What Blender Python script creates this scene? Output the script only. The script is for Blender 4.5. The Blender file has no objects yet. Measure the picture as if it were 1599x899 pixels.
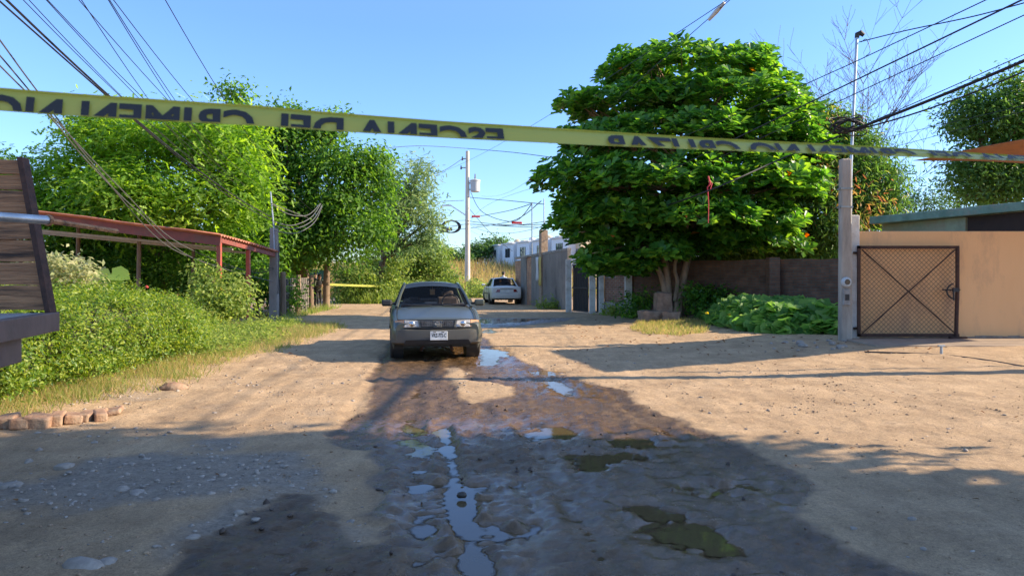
import bpy, bmesh, math, random
import numpy as np
from mathutils import Vector, Matrix

C = bpy.context.scene.collection
SC = bpy.context.scene
R = math.radians
rnd = random.Random(7)
nr = np.random.default_rng(11)

# ------------------------------------------------------------------ camera, sky, sun, exposure
EYE = 1.52
F = 1130.0                      # focal length of the photograph in its own pixels (1599 wide)
cd = bpy.data.cameras.new('camera'); cam = bpy.data.objects.new('camera', cd); C.objects.link(cam)
cam.location = (0, 0, EYE); cam.rotation_euler = (R(90), 0, 0)
cd.sensor_width = 36; cd.lens = 36 * F / 1599; cd.shift_y = -19.5 / 1599
cd.clip_start = 0.05; cd.clip_end = 3000
cd.dof.use_dof = True; cd.dof.focus_distance = 9; cd.dof.aperture_fstop = 8
SC.camera = cam
SUN_AZ, SUN_EL = 3.0, 27.0      # azimuth from +X towards +Y
w = bpy.data.worlds.new('World'); SC.world = w; w.use_nodes = True
wn = w.node_tree.nodes; bgn = wn['Background']
sky = wn.new('ShaderNodeTexSky'); sky.sky_type = 'NISHITA'; sky.sun_disc = False
sky.sun_elevation = R(SUN_EL); sky.sun_rotation = R(90 - SUN_AZ)
sky.air_density = 1.0; sky.dust_density = 0.3; sky.ozone_density = 2.5
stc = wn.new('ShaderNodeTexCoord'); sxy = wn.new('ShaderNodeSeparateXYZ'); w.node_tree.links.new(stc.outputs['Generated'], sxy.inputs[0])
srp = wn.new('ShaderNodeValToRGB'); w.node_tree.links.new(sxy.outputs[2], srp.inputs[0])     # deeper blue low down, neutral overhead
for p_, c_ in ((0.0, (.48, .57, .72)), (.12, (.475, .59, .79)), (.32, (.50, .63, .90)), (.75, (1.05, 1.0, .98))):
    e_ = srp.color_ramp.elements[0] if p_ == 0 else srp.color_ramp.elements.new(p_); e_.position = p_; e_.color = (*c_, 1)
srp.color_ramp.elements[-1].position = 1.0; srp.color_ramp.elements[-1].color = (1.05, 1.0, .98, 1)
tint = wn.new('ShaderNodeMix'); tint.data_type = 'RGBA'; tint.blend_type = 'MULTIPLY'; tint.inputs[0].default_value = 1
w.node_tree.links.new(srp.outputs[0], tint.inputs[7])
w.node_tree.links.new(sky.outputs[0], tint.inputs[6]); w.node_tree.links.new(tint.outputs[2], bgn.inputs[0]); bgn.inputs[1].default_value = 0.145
sd = bpy.data.lights.new('sun', 'SUN'); sun = bpy.data.objects.new('sun', sd); C.objects.link(sun)
sd.energy = 4.1; sd.angle = R(0.5); sd.color = (1.0, 0.83, 0.60)
SV = Vector((math.cos(R(SUN_AZ)) * math.cos(R(SUN_EL)), math.sin(R(SUN_AZ)) * math.cos(R(SUN_EL)), math.sin(R(SUN_EL))))
sun.rotation_euler = (-SV).to_track_quat('-Z', 'Y').to_euler(); sun.location = SV * 60
SC.view_settings.view_transform = 'Standard'; SC.view_settings.look = 'None'
SC.view_settings.gamma = 1; SC.view_settings.exposure = 1.4
SC.cycles.max_bounces = 8; SC.cycles.transparent_max_bounces = 12

# ------------------------------------------------------------------ helpers
def P(px, py, Y):               # a photograph pixel at depth Y -> world point
    return Vector(((px - 799.5) / F * Y, Y, EYE - (py - 430) / F * Y))
def G(px, py, z=0.0):           # a photograph pixel on the ground -> (x, y)
    Y = (EYE - z) * F / (py - 430)
    return ((px - 799.5) / F * Y, Y)

def tag(o, label=None, cat=None, group=None, kind=None):
    if label: o['label'] = label
    if cat: o['category'] = cat
    if group: o['group'] = group
    if kind: o['kind'] = kind
    return o
def thing(name, label, cat, loc=(0, 0, 0), rz=0.0, group=None):
    o = bpy.data.objects.new(name, None); C.objects.link(o)
    o.empty_display_size = 0.2
    o.location = loc; o.rotation_euler = (0, 0, rz)
    return tag(o, label, cat, group)
def link(name, me, parent=None):
    o = bpy.data.objects.new(name, me); C.objects.link(o)
    if parent is not None: o.parent = parent
    return o
def copy_tree(o, parent=None):
    c = o.copy(); C.objects.link(c)
    if parent is not None: c.parent = parent
    for ch in list(o.children): copy_tree(ch, c)
    return c

class MB:
    def __init__(s): s.v = []; s.f = []; s.m = []
    def add(s, vs, fs, mi=0):
        b = len(s.v); s.v += [tuple(v) for v in vs]
        s.f += [tuple(b + i for i in f) for f in fs]; s.m += [mi] * len(fs)
    def box(s, c, d, mi=0, rot=None, taper=1.0):
        x, y, z = d[0] / 2, d[1] / 2, d[2] / 2
        vs = [Vector((sx * x * (taper if sz > 0 else 1), sy * y * (taper if sz > 0 else 1), sz * z)) for sz in (-1, 1) for sy in (-1, 1) for sx in (-1, 1)]
        if rot is not None:
            m = rot if isinstance(rot, Matrix) else Matrix.Rotation(rot, 3, 'Z')
            vs = [m @ v for v in vs]
        c = Vector(c)
        s.add([v + c for v in vs], [(0, 2, 3, 1), (4, 5, 7, 6), (0, 1, 5, 4), (2, 6, 7, 3), (0, 4, 6, 2), (1, 3, 7, 5)], mi)
    def tube(s, pts, rad, n=8, mi=0, cap=True):
        pts = [Vector(p) for p in pts]
        if not hasattr(rad, '__len__'): rad = [rad] * len(pts)
        vs, fs = [], []; up = None
        for i, p in enumerate(pts):
            t = (pts[min(i + 1, len(pts) - 1)] - pts[max(i - 1, 0)])
            if t.length < 1e-9: t = Vector((0, 0, 1))
            t.normalize()
            if up is None:
                up = Vector((0, 0, 1)) if abs(t.z) < 0.9 else Vector((1, 0, 0))
            a = t.cross(up)
            if a.length < 1e-6: a = t.cross(Vector((0, 1, 0)))
            a.normalize(); b = a.cross(t); up = b
            for k in range(n):
                q = 2 * math.pi * k / n
                vs.append(p + (a * math.cos(q) + b * math.sin(q)) * rad[i])
        for i in range(len(pts) - 1):
            for k in range(n):
                k2 = (k + 1) % n
                fs.append((i * n + k, i * n + k2, (i + 1) * n + k2, (i + 1) * n + k))
        if cap:
            fs.append(tuple(range(n))[::-1]); fs.append(tuple((len(pts) - 1) * n + k for k in range(n)))
        s.add(vs, fs, mi)
    def lathe(s, prof, c=(0, 0, 0), n=16, axis='Z', mi=0):
        vs, fs = [], []; c = Vector(c)
        for r, h in prof:
            for k in range(n):
                q = 2 * math.pi * k / n
                p = (r * math.cos(q), r * math.sin(q), h)
                if axis == 'X': p = (p[2], p[0], p[1])
                if axis == 'Y': p = (p[0], p[2], p[1])
                vs.append(c + Vector(p))
        for i in range(len(prof) - 1):
            for k in range(n):
                k2 = (k + 1) % n
                fs.append((i * n + k, i * n + k2, (i + 1) * n + k2, (i + 1) * n + k))
        fs.append(tuple(range(n))[::-1]); fs.append(tuple((len(prof) - 1) * n + k for k in range(n)))
        s.add(vs, fs, mi)
    def slab(s, poly, dvec, mi=0):          # planar polygon (3-D points) extruded by dvec
        n = len(poly); d = Vector(dvec); a = [Vector(p) for p in poly]
        s.add(a + [p + d for p in a], [tuple(range(n))[::-1], tuple(range(n, 2 * n))] + [(i, (i + 1) % n, n + (i + 1) % n, n + i) for i in range(n)], mi)
    def rock(s, c, d, mi=0, seed=0, rz=0, sub=2):
        bm = bmesh.new(); bmesh.ops.create_icosphere(bm, subdivisions=sub, radius=1)
        q = random.Random(seed); ph = [q.uniform(0, 6) for _ in range(6)]
        m = Matrix.Rotation(rz, 3, 'Z')
        for v in bm.verts:
            k = 1 + .14 * math.sin(2.3 * v.co.x + ph[0]) + .12 * math.sin(3.1 * v.co.y + ph[1]) + .1 * math.sin(3.7 * v.co.z + ph[2]) + .06 * math.sin(7 * v.co.x + ph[3]) * math.sin(6 * v.co.y + ph[4])
            v.co = m @ Vector((v.co.x * k * d[0], v.co.y * k * d[1], max(-.55, v.co.z * k) * d[2]))
        bm.verts.index_update()
        s.add([v.co + Vector(c) for v in bm.verts], [[v.index for v in f.verts] for f in bm.faces], mi); bm.free()
    def build(s, name, mats, parent=None, smooth=False, bevel=0.0, world=False, loc=None, rz=0.0, normals=True):
        me = bpy.data.meshes.new(name)
        off = Vector((0, 0, 0))
        if world and parent is not None:
            off = Vector(parent.location)
            if parent.parent is not None: off += Vector(parent.parent.location)
        me.from_pydata([tuple(Vector(v) - off) for v in s.v], [], s.f)
        if not isinstance(mats, (list, tuple)): mats = [mats]
        for m in mats: me.materials.append(m)
        me.polygons.foreach_set('material_index', s.m)
        if normals:
            bm = bmesh.new(); bm.from_mesh(me); bmesh.ops.recalc_face_normals(bm, faces=bm.faces[:]); bm.to_mesh(me); bm.free()
        if smooth:
            me.polygons.foreach_set('use_smooth', [True] * len(me.polygons))
            try: me.set_sharp_from_angle(angle=R(40))
            except Exception: pass
        o = link(name, me, parent)
        if loc is not None: o.location = loc
        if rz: o.rotation_euler = (0, 0, rz)
        if bevel > 0:
            b = o.modifiers.new('bevel', 'BEVEL'); b.width = bevel; b.segments = 2; b.limit_method = 'ANGLE'; b.angle_limit = R(40)
        return o

def np_mesh(name, V, loops, starts, totals, mat, smooth=False):
    me = bpy.data.meshes.new(name)
    me.vertices.add(len(V)); me.vertices.foreach_set('co', np.asarray(V, dtype=np.float32).ravel())
    me.loops.add(len(loops)); me.loops.foreach_set('vertex_index', np.asarray(loops, dtype=np.int32))
    me.polygons.add(len(starts)); me.polygons.foreach_set('loop_start', np.asarray(starts, dtype=np.int32))
    try: me.polygons.foreach_set('loop_total', np.asarray(totals, dtype=np.int32))
    except Exception: pass
    me.update(calc_edges=True); me.validate()
    if mat is not None: me.materials.append(mat)
    if smooth: me.polygons.foreach_set('use_smooth', np.ones(len(starts), dtype=bool))
    return me

# ---- value noise
_T = np.random.default_rng(5).random((256, 256))
def vnoise(x, y):
    x = np.asarray(x, float); y = np.asarray(y, float)
    xi = np.floor(x).astype(int); yi = np.floor(y).astype(int); fx = x - xi; fy = y - yi
    fx = fx * fx * (3 - 2 * fx); fy = fy * fy * (3 - 2 * fy)
    a = _T[xi & 255, yi & 255]; b = _T[(xi + 1) & 255, yi & 255]; c = _T[xi & 255, (yi + 1) & 255]; d = _T[(xi + 1) & 255, (yi + 1) & 255]
    return (a * (1 - fx) + b * fx) * (1 - fy) + (c * (1 - fx) + d * fx) * fy - 0.5
def fbm(x, y, s=1.0, o=4):
    r = 0; a = 1.0
    for k in range(o):
        r = r + a * vnoise(x * s + 17.3 * k, y * s + 9.1 * k); s *= 2.03; a *= .5
    return r
def sstep(a, b, x):
    t = np.clip((np.asarray(x, float) - a) / (b - a), 0, 1); return t * t * (3 - 2 * t)
def sdist(px, py, poly):        # signed distance to polygon, negative inside
    poly = np.asarray(poly, float); n = len(poly)
    d = np.full(px.shape, 1e9); ins = np.zeros(px.shape, bool)
    for i in range(n):
        ax, ay = poly[i]; bx, by = poly[(i + 1) % n]
        ex, ey = bx - ax, by - ay
        t = np.clip(((px - ax) * ex + (py - ay) * ey) / (ex * ex + ey * ey + 1e-12), 0, 1)
        d = np.minimum(d, (px - ax - t * ex) ** 2 + (py - ay - t * ey) ** 2)
        c = ((ay > py) != (by > py)) & (px < (bx - ax) * (py - ay) / (by - ay + 1e-12) + ax)
        ins ^= c
    d = np.sqrt(d); return np.where(ins, -d, d)

# ------------------------------------------------------------------ materials
def nodes(name):
    m = bpy.data.materials.new(name); m.use_nodes = True
    t = m.node_tree; return m, t.nodes, t.links, t.nodes['Principled BSDF']
def ramp(n, stops):
    r = n.new('ShaderNodeValToRGB'); e = r.color_ramp.elements
    while len(e) < len(stops): e.new(0.5)
    for i, (p, c) in enumerate(stops):
        e[i].position = p; e[i].color = (c[0], c[1], c[2], 1)
    return r
def mat(name, col, col2=None, rough=0.7, scale=6.0, detail=6, bump=0.0, bscale=None, metal=0.0, spec=0.5, stretch=(1, 1, 1), lo=.35, hi=.65, stain=None, stain_scale=1.2, coat=0.0):
    m, n, l, b = nodes(name)
    b.inputs['Roughness'].default_value = rough; b.inputs['Metallic'].default_value = metal
    b.inputs['Specular IOR Level'].default_value = spec; b.inputs['Coat Weight'].default_value = coat
    tc = n.new('ShaderNodeTexCoord'); mp = n.new('ShaderNodeMapping'); mp.inputs['Scale'].default_value = stretch
    l.new(tc.outputs['Object'], mp.inputs[0])
    nz = n.new('ShaderNodeTexNoise'); nz.inputs['Scale'].default_value = scale; nz.inputs['Detail'].default_value = detail; nz.inputs['Roughness'].default_value = .65
    l.new(mp.outputs[0], nz.inputs[0])
    c2 = col2 if col2 is not None else tuple(c * .75 for c in col)
    rp = ramp(n, [(lo, c2), (hi, col)]); l.new(nz.outputs[0], rp.inputs[0])
    out = rp.outputs[0]
    if stain is not None:
        n2 = n.new('ShaderNodeTexNoise'); n2.inputs['Scale'].default_value = stain_scale; n2.inputs['Detail'].default_value = 8; n2.inputs['Roughness'].default_value = .7
        l.new(mp.outputs[0], n2.inputs[0])
        r2 = ramp(n, [(.5, (0, 0, 0)), (.68, (1, 1, 1))]); l.new(n2.outputs[0], r2.inputs[0])
        mx = n.new('ShaderNodeMix'); mx.data_type = 'RGBA'; mx.inputs[7].default_value = (*stain, 1)
        l.new(r2.outputs[0], mx.inputs[0]); l.new(out, mx.inputs[6]); out = mx.outputs[2]
    l.new(out, b.inputs['Base Color'])
    if bump > 0:
        bn = n.new('ShaderNodeTexNoise'); bn.inputs['Scale'].default_value = bscale or scale * 4; bn.inputs['Detail'].default_value = 6
        l.new(mp.outputs[0], bn.inputs[0])
        bp = n.new('ShaderNodeBump'); bp.inputs['Strength'].default_value = bump; bp.inputs['Distance'].default_value = .02
        l.new(bn.outputs[0], bp.inputs['Height']); l.new(bp.outputs[0], b.inputs['Normal'])
    return m
def leafmat(name, cols, trans=0.35, rough=0.5, spec=0.3):
    m, n, l, b = nodes(name)
    g = n.new('ShaderNodeNewGeometry')
    cols = [tuple(min(.6, v * 1.45) for v in c) for c in cols]; trans = min(.5, trans + .08)
    k = len(cols); rp = ramp(n, [((i + .0) / (k - 1) if k > 1 else 0, c) for i, c in enumerate(cols)])
    l.new(g.outputs['Random Per Island'], rp.inputs[0])
    l.new(rp.outputs[0], b.inputs['Base Color']); b.inputs['Roughness'].default_value = rough; b.inputs['Specular IOR Level'].default_value = spec
    tr = n.new('ShaderNodeBsdfTranslucent')
    hs = n.new('ShaderNodeHueSaturation'); hs.inputs['Hue'].default_value = .485; hs.inputs['Saturation'].default_value = 1.1; hs.inputs['Value'].default_value = 2.2
    l.new(rp.outputs[0], hs.inputs['Color']); l.new(hs.outputs[0], tr.inputs[0])
    mx = n.new('ShaderNodeMixShader'); mx.inputs[0].default_value = trans
    l.new(b.outputs[0], mx.inputs[1]); l.new(tr.outputs[0], mx.inputs[2])
    l.new(mx.outputs[0], n['Material Output'].inputs[0])
    return m
def brickmat(name, c1, c2, mortar, sc=1.0, bw=.28, bh=.085, ms=.014, stain=None):
    m, n, l, b = nodes(name)
    tc = n.new('ShaderNodeTexCoord'); sp = n.new('ShaderNodeSeparateXYZ'); cb = n.new('ShaderNodeCombineXYZ')
    l.new(tc.outputs['Object'], sp.inputs[0])
    ad = n.new('ShaderNodeMath'); ad.operation = 'ADD'; l.new(sp.outputs[0], ad.inputs[0]); l.new(sp.outputs[1], ad.inputs[1])
    l.new(ad.outputs[0], cb.inputs[0]); l.new(sp.outputs[2], cb.inputs[1])
    nz = n.new('ShaderNodeTexNoise'); nz.inputs['Scale'].default_value = 3; nz.inputs['Detail'].default_value = 6; l.new(tc.outputs['Object'], nz.inputs[0])
    br = n.new('ShaderNodeTexBrick'); br.inputs['Scale'].default_value = 1.0
    br.inputs['Brick Width'].default_value = bw; br.inputs['Row Height'].default_value = bh; br.inputs['Mortar Size'].default_value = ms; br.inputs['Bias'].default_value = 0
    br.inputs['Color1'].default_value = (*c1, 1); br.inputs['Color2'].default_value = (*c2, 1); br.inputs['Mortar'].default_value = (*mortar, 1)
    l.new(cb.outputs[0], br.inputs[0])
    mx = n.new('ShaderNodeMix'); mx.data_type = 'RGBA'; mx.blend_type = 'MULTIPLY'; mx.inputs[0].default_value = .8
    rp = ramp(n, [(.3, (.45, .42, .4)), (.7, (1.15, 1.1, 1.05))]); l.new(nz.outputs[0], rp.inputs[0])
    l.new(br.outputs[0], mx.inputs[6]); l.new(rp.outputs[0], mx.inputs[7]); l.new(mx.outputs[2], b.inputs['Base Color'])
    b.inputs['Roughness'].default_value = .9
    bp = n.new('ShaderNodeBump'); bp.inputs['Strength'].default_value = .8; bp.inputs['Distance'].default_value = .012; bp.invert = True
    l.new(br.outputs['Fac'], bp.inputs['Height']); l.new(bp.outputs[0], b.inputs['Normal'])
    return m

M = {}
M['concrete'] = mat('concrete', (.40, .37, .33), (.24, .22, .2), .9, 3, bump=.5, bscale=40, stain=(.14, .125, .11), stain_scale=2)
M['concrete_old'] = mat('old_concrete', (.30, .27, .24), (.17, .155, .14), .92, 2.2, bump=.5, bscale=25, stain=(.10, .09, .085), stain_scale=1.1, stretch=(1, 1, .35))
M['pole_concrete'] = mat('pole_concrete', (.42, .355, .285), (.26, .22, .18), .9, 6, bump=.3, bscale=40, stretch=(1, 1, .2))
M['far_pole'] = mat('far_pole', (.62, .58, .50), (.48, .44, .38), .85, 3, bump=.2, stretch=(1, 1, .2))
M['tan'] = mat('tan_stucco', (.80, .475, .225), (.72, .415, .19), .9, .7, bump=.25, bscale=60, stain=(.56, .335, .18), stain_scale=1.6, stretch=(1, 1, .35), lo=.3, hi=.7)
M['plinth'] = mat('plinth', (.34, .27, .20), (.22, .17, .13), .95, 6, bump=.6, bscale=30)
M['whitewash'] = mat('whitewash', (.74, .72, .68), (.58, .55, .50), .9, 5, bump=.3, bscale=40, stain=(.34, .27, .2), stain_scale=2.5)
M['white'] = mat('white_paint', (.78, .79, .80), (.70, .71, .73), .8, 4)
M['beige'] = mat('beige_paint', (.62, .50, .34), (.55, .44, .3), .85, 4)
M['grey'] = mat('grey_paint', (.16, .17, .19), None, .8, 4)
M['rust'] = mat('rusty_steel', (.085, .038, .024), (.035, .018, .013), .75, 14, bump=.3, metal=.2)
M['mesh'] = mat('rusty_wire', (.19, .105, .062), (.12, .06, .038), .7, 20, metal=.3)
M['red'] = mat('red_paint', (.44, .07, .04), (.32, .05, .03), .6, 5, stain=(.22, .07, .04), stain_scale=3)
M['redbeam'] = mat('faded_red_beam', (.25, .06, .042), (.16, .045, .034), .7, 4, stain=(.16, .07, .05), stain_scale=3)
M['redroof'] = mat('red_roof', (.50, .19, .11), (.34, .11, .065), .65, 3, stain=(.25, .10, .06), stain_scale=2)
M['steel'] = mat('galvanised_steel', (.42, .46, .50), (.30, .33, .36), .4, 8, metal=.75, stretch=(.3, 1, 1))
M['truck'] = mat('truck_brown', (.15, .095, .082), (.10, .066, .058), .6, 4, bump=.15, stain=(.10, .07, .055), stain_scale=3)
M['plank'] = mat('weathered_plank', (.52, .255, .115), (.19, .09, .042), .85, 5, detail=10, bump=.9, bscale=14, stretch=(.35, 3, 5), lo=.3, hi=.72, stain=(.045, .026, .017), stain_scale=2.2)
M['bedplank'] = mat('grey_plank', (.36, .34, .32), (.20, .185, .18), .8, 5, detail=10, bump=.6, stretch=(.4, 4, 4))
M['wood'] = mat('post_wood', (.25, .175, .11), (.13, .088, .058), .85, 9, detail=8, bump=.7, bscale=25, stretch=(1, 1, .12))
M['bark'] = mat('bark', (.23, .155, .10), (.09, .06, .042), .9, 7, detail=8, bump=.9, bscale=18, stretch=(1, 1, .35))
M['bark_pale'] = mat('pale_bark', (.40, .27, .18), (.20, .13, .085), .85, 6, detail=8, bump=.6, bscale=16, stretch=(1, 1, .4))
M['twig'] = mat('dry_twig', (.17, .13, .105), (.10, .08, .07), .9, 8)
M['cable'] = mat('black_cable', (.012, .012, .014), None, .6, 8)
M['cable_grey'] = mat('grey_cable', (.10, .10, .10), None, .6, 8)
M['black'] = mat('black_metal', (.014, .014, .016), (.03, .028, .026), .6, 8)
M['gate_dark'] = mat('dark_gate', (.022, .026, .034), (.035, .032, .03), .6, 6, stretch=(1, 1, .2))
M['stone'] = mat('stone', (.33, .22, .15), (.19, .125, .085), .95, 5, bump=.7, bscale=16)
M['stone_grey'] = mat('stone_grey', (.38, .325, .27), (.23, .195, .165), .9, 7, bump=.6, bscale=18)
M['brick_loose'] = mat('loose_brick', (.40, .235, .145), (.24, .135, .08), .95, 7, bump=.7, bscale=25, stain=(.30, .23, .16), stain_scale=4)
M['brick'] = brickmat('red_brick', (.34, .15, .09), (.24, .105, .065), (.33, .28, .23))
M['brick_orange'] = brickmat('orange_brick', (.64, .31, .17), (.50, .23, .125), (.42, .34, .27))
M['brick_dark'] = brickmat('weathered_brick', (.25, .120, .072), (.16, .078, .05), (.14, .115, .09))
M['greenroof'] = mat('green_slab', (.22, .34, .27), (.13, .22, .17), .85, 2.5, bump=.3, bscale=20, stain=(.30, .28, .22), stain_scale=2.2)
M['greenwall'] = mat('pale_green_wall', (.36, .40, .27), (.25, .28, .19), .9, 2, bump=.3, bscale=20, stain=(.33, .29, .2), stain_scale=1.5)
M['darkbrown'] = mat('dark_brown_opening', (.045, .026, .02), None, .8, 5)
M['tarp'] = mat('brown_tarp', (.42, .18, .075), (.30, .13, .06), .8, 2, stain=(.22, .11, .06), stain_scale=2)
M['transformer'] = mat('transformer_grey', (.50, .52, .52), (.40, .42, .42), .55, 4)
M['screen'] = mat('shade_cloth', (.06, .052, .045), (.035, .03, .027), .95, 6, bump=.3)
M['wire'] = mat('pale_wire', (.42, .38, .32), None, .6, 10, metal=.3)
M['rubber'] = mat('rubber', (.022, .020, .018), (.06, .045, .034), .85, 6, bump=.2)
M['rim'] = mat('wheel_rim', (.30, .29, .28), (.15, .13, .12), .45, 8, metal=.7)
M['trim'] = mat('black_trim', (.018, .018, .02), (.03, .028, .026), .5, 10)
M['seat'] = mat('seat_cloth', (.13, .095, .085), (.09, .065, .06), .95, 12)
M['chrome'] = mat('chrome', (.62, .62, .62), None, .2, 10, metal=1.0)
M['plate'] = mat('plate_white', (.74, .75, .73), None, .5, 10)
M['ink'] = mat('black_ink', (.018, .02, .022), None, .6, 10)
M['redlens'] = mat('red_lens', (.25, .012, .012), None, .2, 10, coat=.5)
M['amber'] = mat('amber_lens', (.60, .30, .12), None, .2, 10, coat=.5)
M['skin'] = mat('skin', (.32, .19, .13), None, .6, 10)
M['hair'] = mat('dark_hair', (.012, .010, .009), None, .6, 10)
M['cloth_black'] = mat('black_cloth', (.013, .014, .018), (.022, .022, .026), .9, 12)
M['cloth_green'] = mat('olive_cloth', (.075, .085, .055), (.05, .055, .038), .9, 12)
M['cloth_white'] = mat('white_cloth', (.62, .63, .62), None, .9, 12)
M['neon'] = mat('yellow_vest', (.55, .58, .08), None, .8, 12)
M['paper_white'] = mat('paper_white', (.70, .70, .72), (.55, .55, .56), .9, 3, stretch=(1, 1, .3))
M['paper_yellow'] = mat('paper_yellow', (.62, .47, .10), (.45, .36, .14), .9, 3, stretch=(1, 1, .3))
M['redtape'] = mat('red_ribbon', (.55, .03, .04), None, .7, 10)
M['teal'] = mat('teal_sheet', (.02, .15, .13), (.015, .09, .085), .6, 6)

def glassmat(name, col=(.55, .62, .66), dark=.55):
    m, n, l, b = nodes(name)
    b.inputs['Base Color'].default_value = (.01, .012, .014, 1); b.inputs['Roughness'].default_value = .03; b.inputs['Specular IOR Level'].default_value = .6
    tr = n.new('ShaderNodeBsdfTransparent'); tr.inputs[0].default_value = (*col, 1)
    fr = n.new('ShaderNodeFresnel'); fr.inputs[0].default_value = 1.5
    ad = n.new('ShaderNodeMath'); ad.operation = 'ADD'; ad.inputs[1].default_value = 1 - dark; ad.use_clamp = True
    l.new(fr.outputs[0], ad.inputs[0])
    mx = n.new('ShaderNodeMixShader'); l.new(ad.outputs[0], mx.inputs[0]); l.new(tr.outputs[0], mx.inputs[1]); l.new(b.outputs[0], mx.inputs[2])
    l.new(mx.outputs[0], n['Material Output'].inputs[0]); return m
M['glass'] = glassmat('car_glass', (.93, .96, .96), dark=.965)
M['glass_dark'] = mat('dark_glass', (.02, .025, .03), None, .05, 10, spec=.8)
M['lens'] = mat('lamp_lens', (.66, .60, .50), (.30, .27, .23), .10, 22, spec=.8, coat=.6)
def paint(name, col, dust=(.30, .24, .18), amt=.35, rough=.38):
    m, n, l, b = nodes(name)
    tc = n.new('ShaderNodeTexCoord'); nz = n.new('ShaderNodeTexNoise'); nz.inputs['Scale'].default_value = 2.2; nz.inputs['Detail'].default_value = 8; nz.inputs['Roughness'].default_value = .7
    l.new(tc.outputs['Object'], nz.inputs[0])
    sp = n.new('ShaderNodeSeparateXYZ'); l.new(tc.outputs['Object'], sp.inputs[0])
    mr = n.new('ShaderNodeMapRange'); mr.inputs[1].default_value = .15; mr.inputs[2].default_value = .75; mr.inputs[3].default_value = .45; mr.inputs[4].default_value = 0.0
    l.new(sp.outputs[2], mr.inputs[0])
    a1 = n.new('ShaderNodeMath'); a1.operation = 'MULTIPLY'; a1.inputs[1].default_value = amt; l.new(nz.outputs[0], a1.inputs[0])
    a2 = n.new('ShaderNodeMath'); a2.operation = 'ADD'; a2.use_clamp = True; l.new(a1.outputs[0], a2.inputs[0]); l.new(mr.outputs[0], a2.inputs[1])
    mx = n.new('ShaderNodeMix'); mx.data_type = 'RGBA'; mx.inputs[6].default_value = (*col, 1); mx.inputs[7].default_value = (*dust, 1)
    l.new(a2.outputs[0], mx.inputs[0]); l.new(mx.outputs[2], b.inputs['Base Color'])
    rr = n.new('ShaderNodeMapRange'); rr.inputs[3].default_value = rough; rr.inputs[4].default_value = .8; l.new(a2.outputs[0], rr.inputs[0]); l.new(rr.outputs[0], b.inputs['Roughness'])
    b.inputs['Metallic'].default_value = .05; b.inputs['Coat Weight'].default_value = .22; b.inputs['Coat Roughness'].default_value = .22; return m
M['paint_grey'] = paint('grey_green_paint', (.042, .054, .043), dust=(.20, .175, .13), amt=.16, rough=.28)
M['bumper_grey'] = paint('grey_bumper', (.050, .055, .050), dust=(.17, .14, .11), amt=.28, rough=.5)
M['paint_white'] = paint('white_car_paint', (.70, .70, .68), amt=.15, rough=.35)

M['L_almond'] = leafmat('almond_leaf', [(.020, .066, .012), (.040, .120, .018), (.076, .180, .024), (.15, .26, .032)], .37, .38, .45)
M['L_almond_red'] = leafmat('almond_old_leaf', [(.30, .06, .015), (.36, .16, .03)], .35)
M['L_feather'] = leafmat('feathery_leaf', [(.055, .125, .016), (.105, .20, .024), (.17, .265, .034)], .42)
M['L_dark'] = leafmat('dense_leaf', [(.029, .078, .013), (.055, .128, .02), (.11, .20, .027)], .40)
M['L_mango'] = leafmat('mango_leaf', [(.025, .070, .016), (.050, .110, .022), (.085, .150, .03)], .36, .4, .4)
M['L_flush'] = leafmat('mango_flush', [(.24, .10, .045), (.20, .14, .045), (.13, .16, .035), (.07, .13, .025)], .35)
M['L_silver'] = leafmat('grey_green_leaf', [(.075, .125, .05), (.11, .165, .068), (.16, .21, .085)], .4)
M['L_far'] = leafmat('far_leaf', [(.04, .085, .022), (.06, .12, .03)], .3)
M['L_hedge'] = leafmat('hedge_leaf', [(.030, .075, .010), (.070, .130, .015), (.13, .185, .024), (.20, .235, .038)], .33, .42, .4)
M['L_weed'] = leafmat('weed_leaf', [(.075, .125, .025), (.13, .185, .038), (.20, .23, .065)], .4)
M['L_vari'] = leafmat('pale_shrub_leaf', [(.13, .16, .06), (.22, .23, .11), (.30, .29, .16)], .35)
M['L_vine'] = leafmat('vine_leaf', [(.060, .105, .022), (.105, .160, .032), (.17, .205, .055)], .36)
M['L_squash'] = leafmat('squash_leaf', [(.055, .13, .03), (.08, .175, .038), (.12, .22, .048), (.20, .29, .07)], .40, .55)
M['L_taro'] = leafmat('broad_leaf', [(.10, .17, .035), (.17, .22, .06)], .4)
M['L_dry'] = leafmat('dry_grass', [(.22, .17, .065), (.17, .155, .05), (.15, .085, .045), (.10, .13, .035), (.26, .20, .08)], .4, .8)
M['L_grass'] = leafmat('verge_grass', [(.085, .14, .025), (.14, .165, .045), (.22, .19, .075), (.30, .225, .11)], .4, .7)
M['L_orange'] = leafmat('squash_flower', [(.60, .28, .02), (.65, .36, .03)], .3)
M['L_pink'] = leafmat('pink_flower', [(.45, .14, .35), (.50, .2, .4)], .3)

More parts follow.
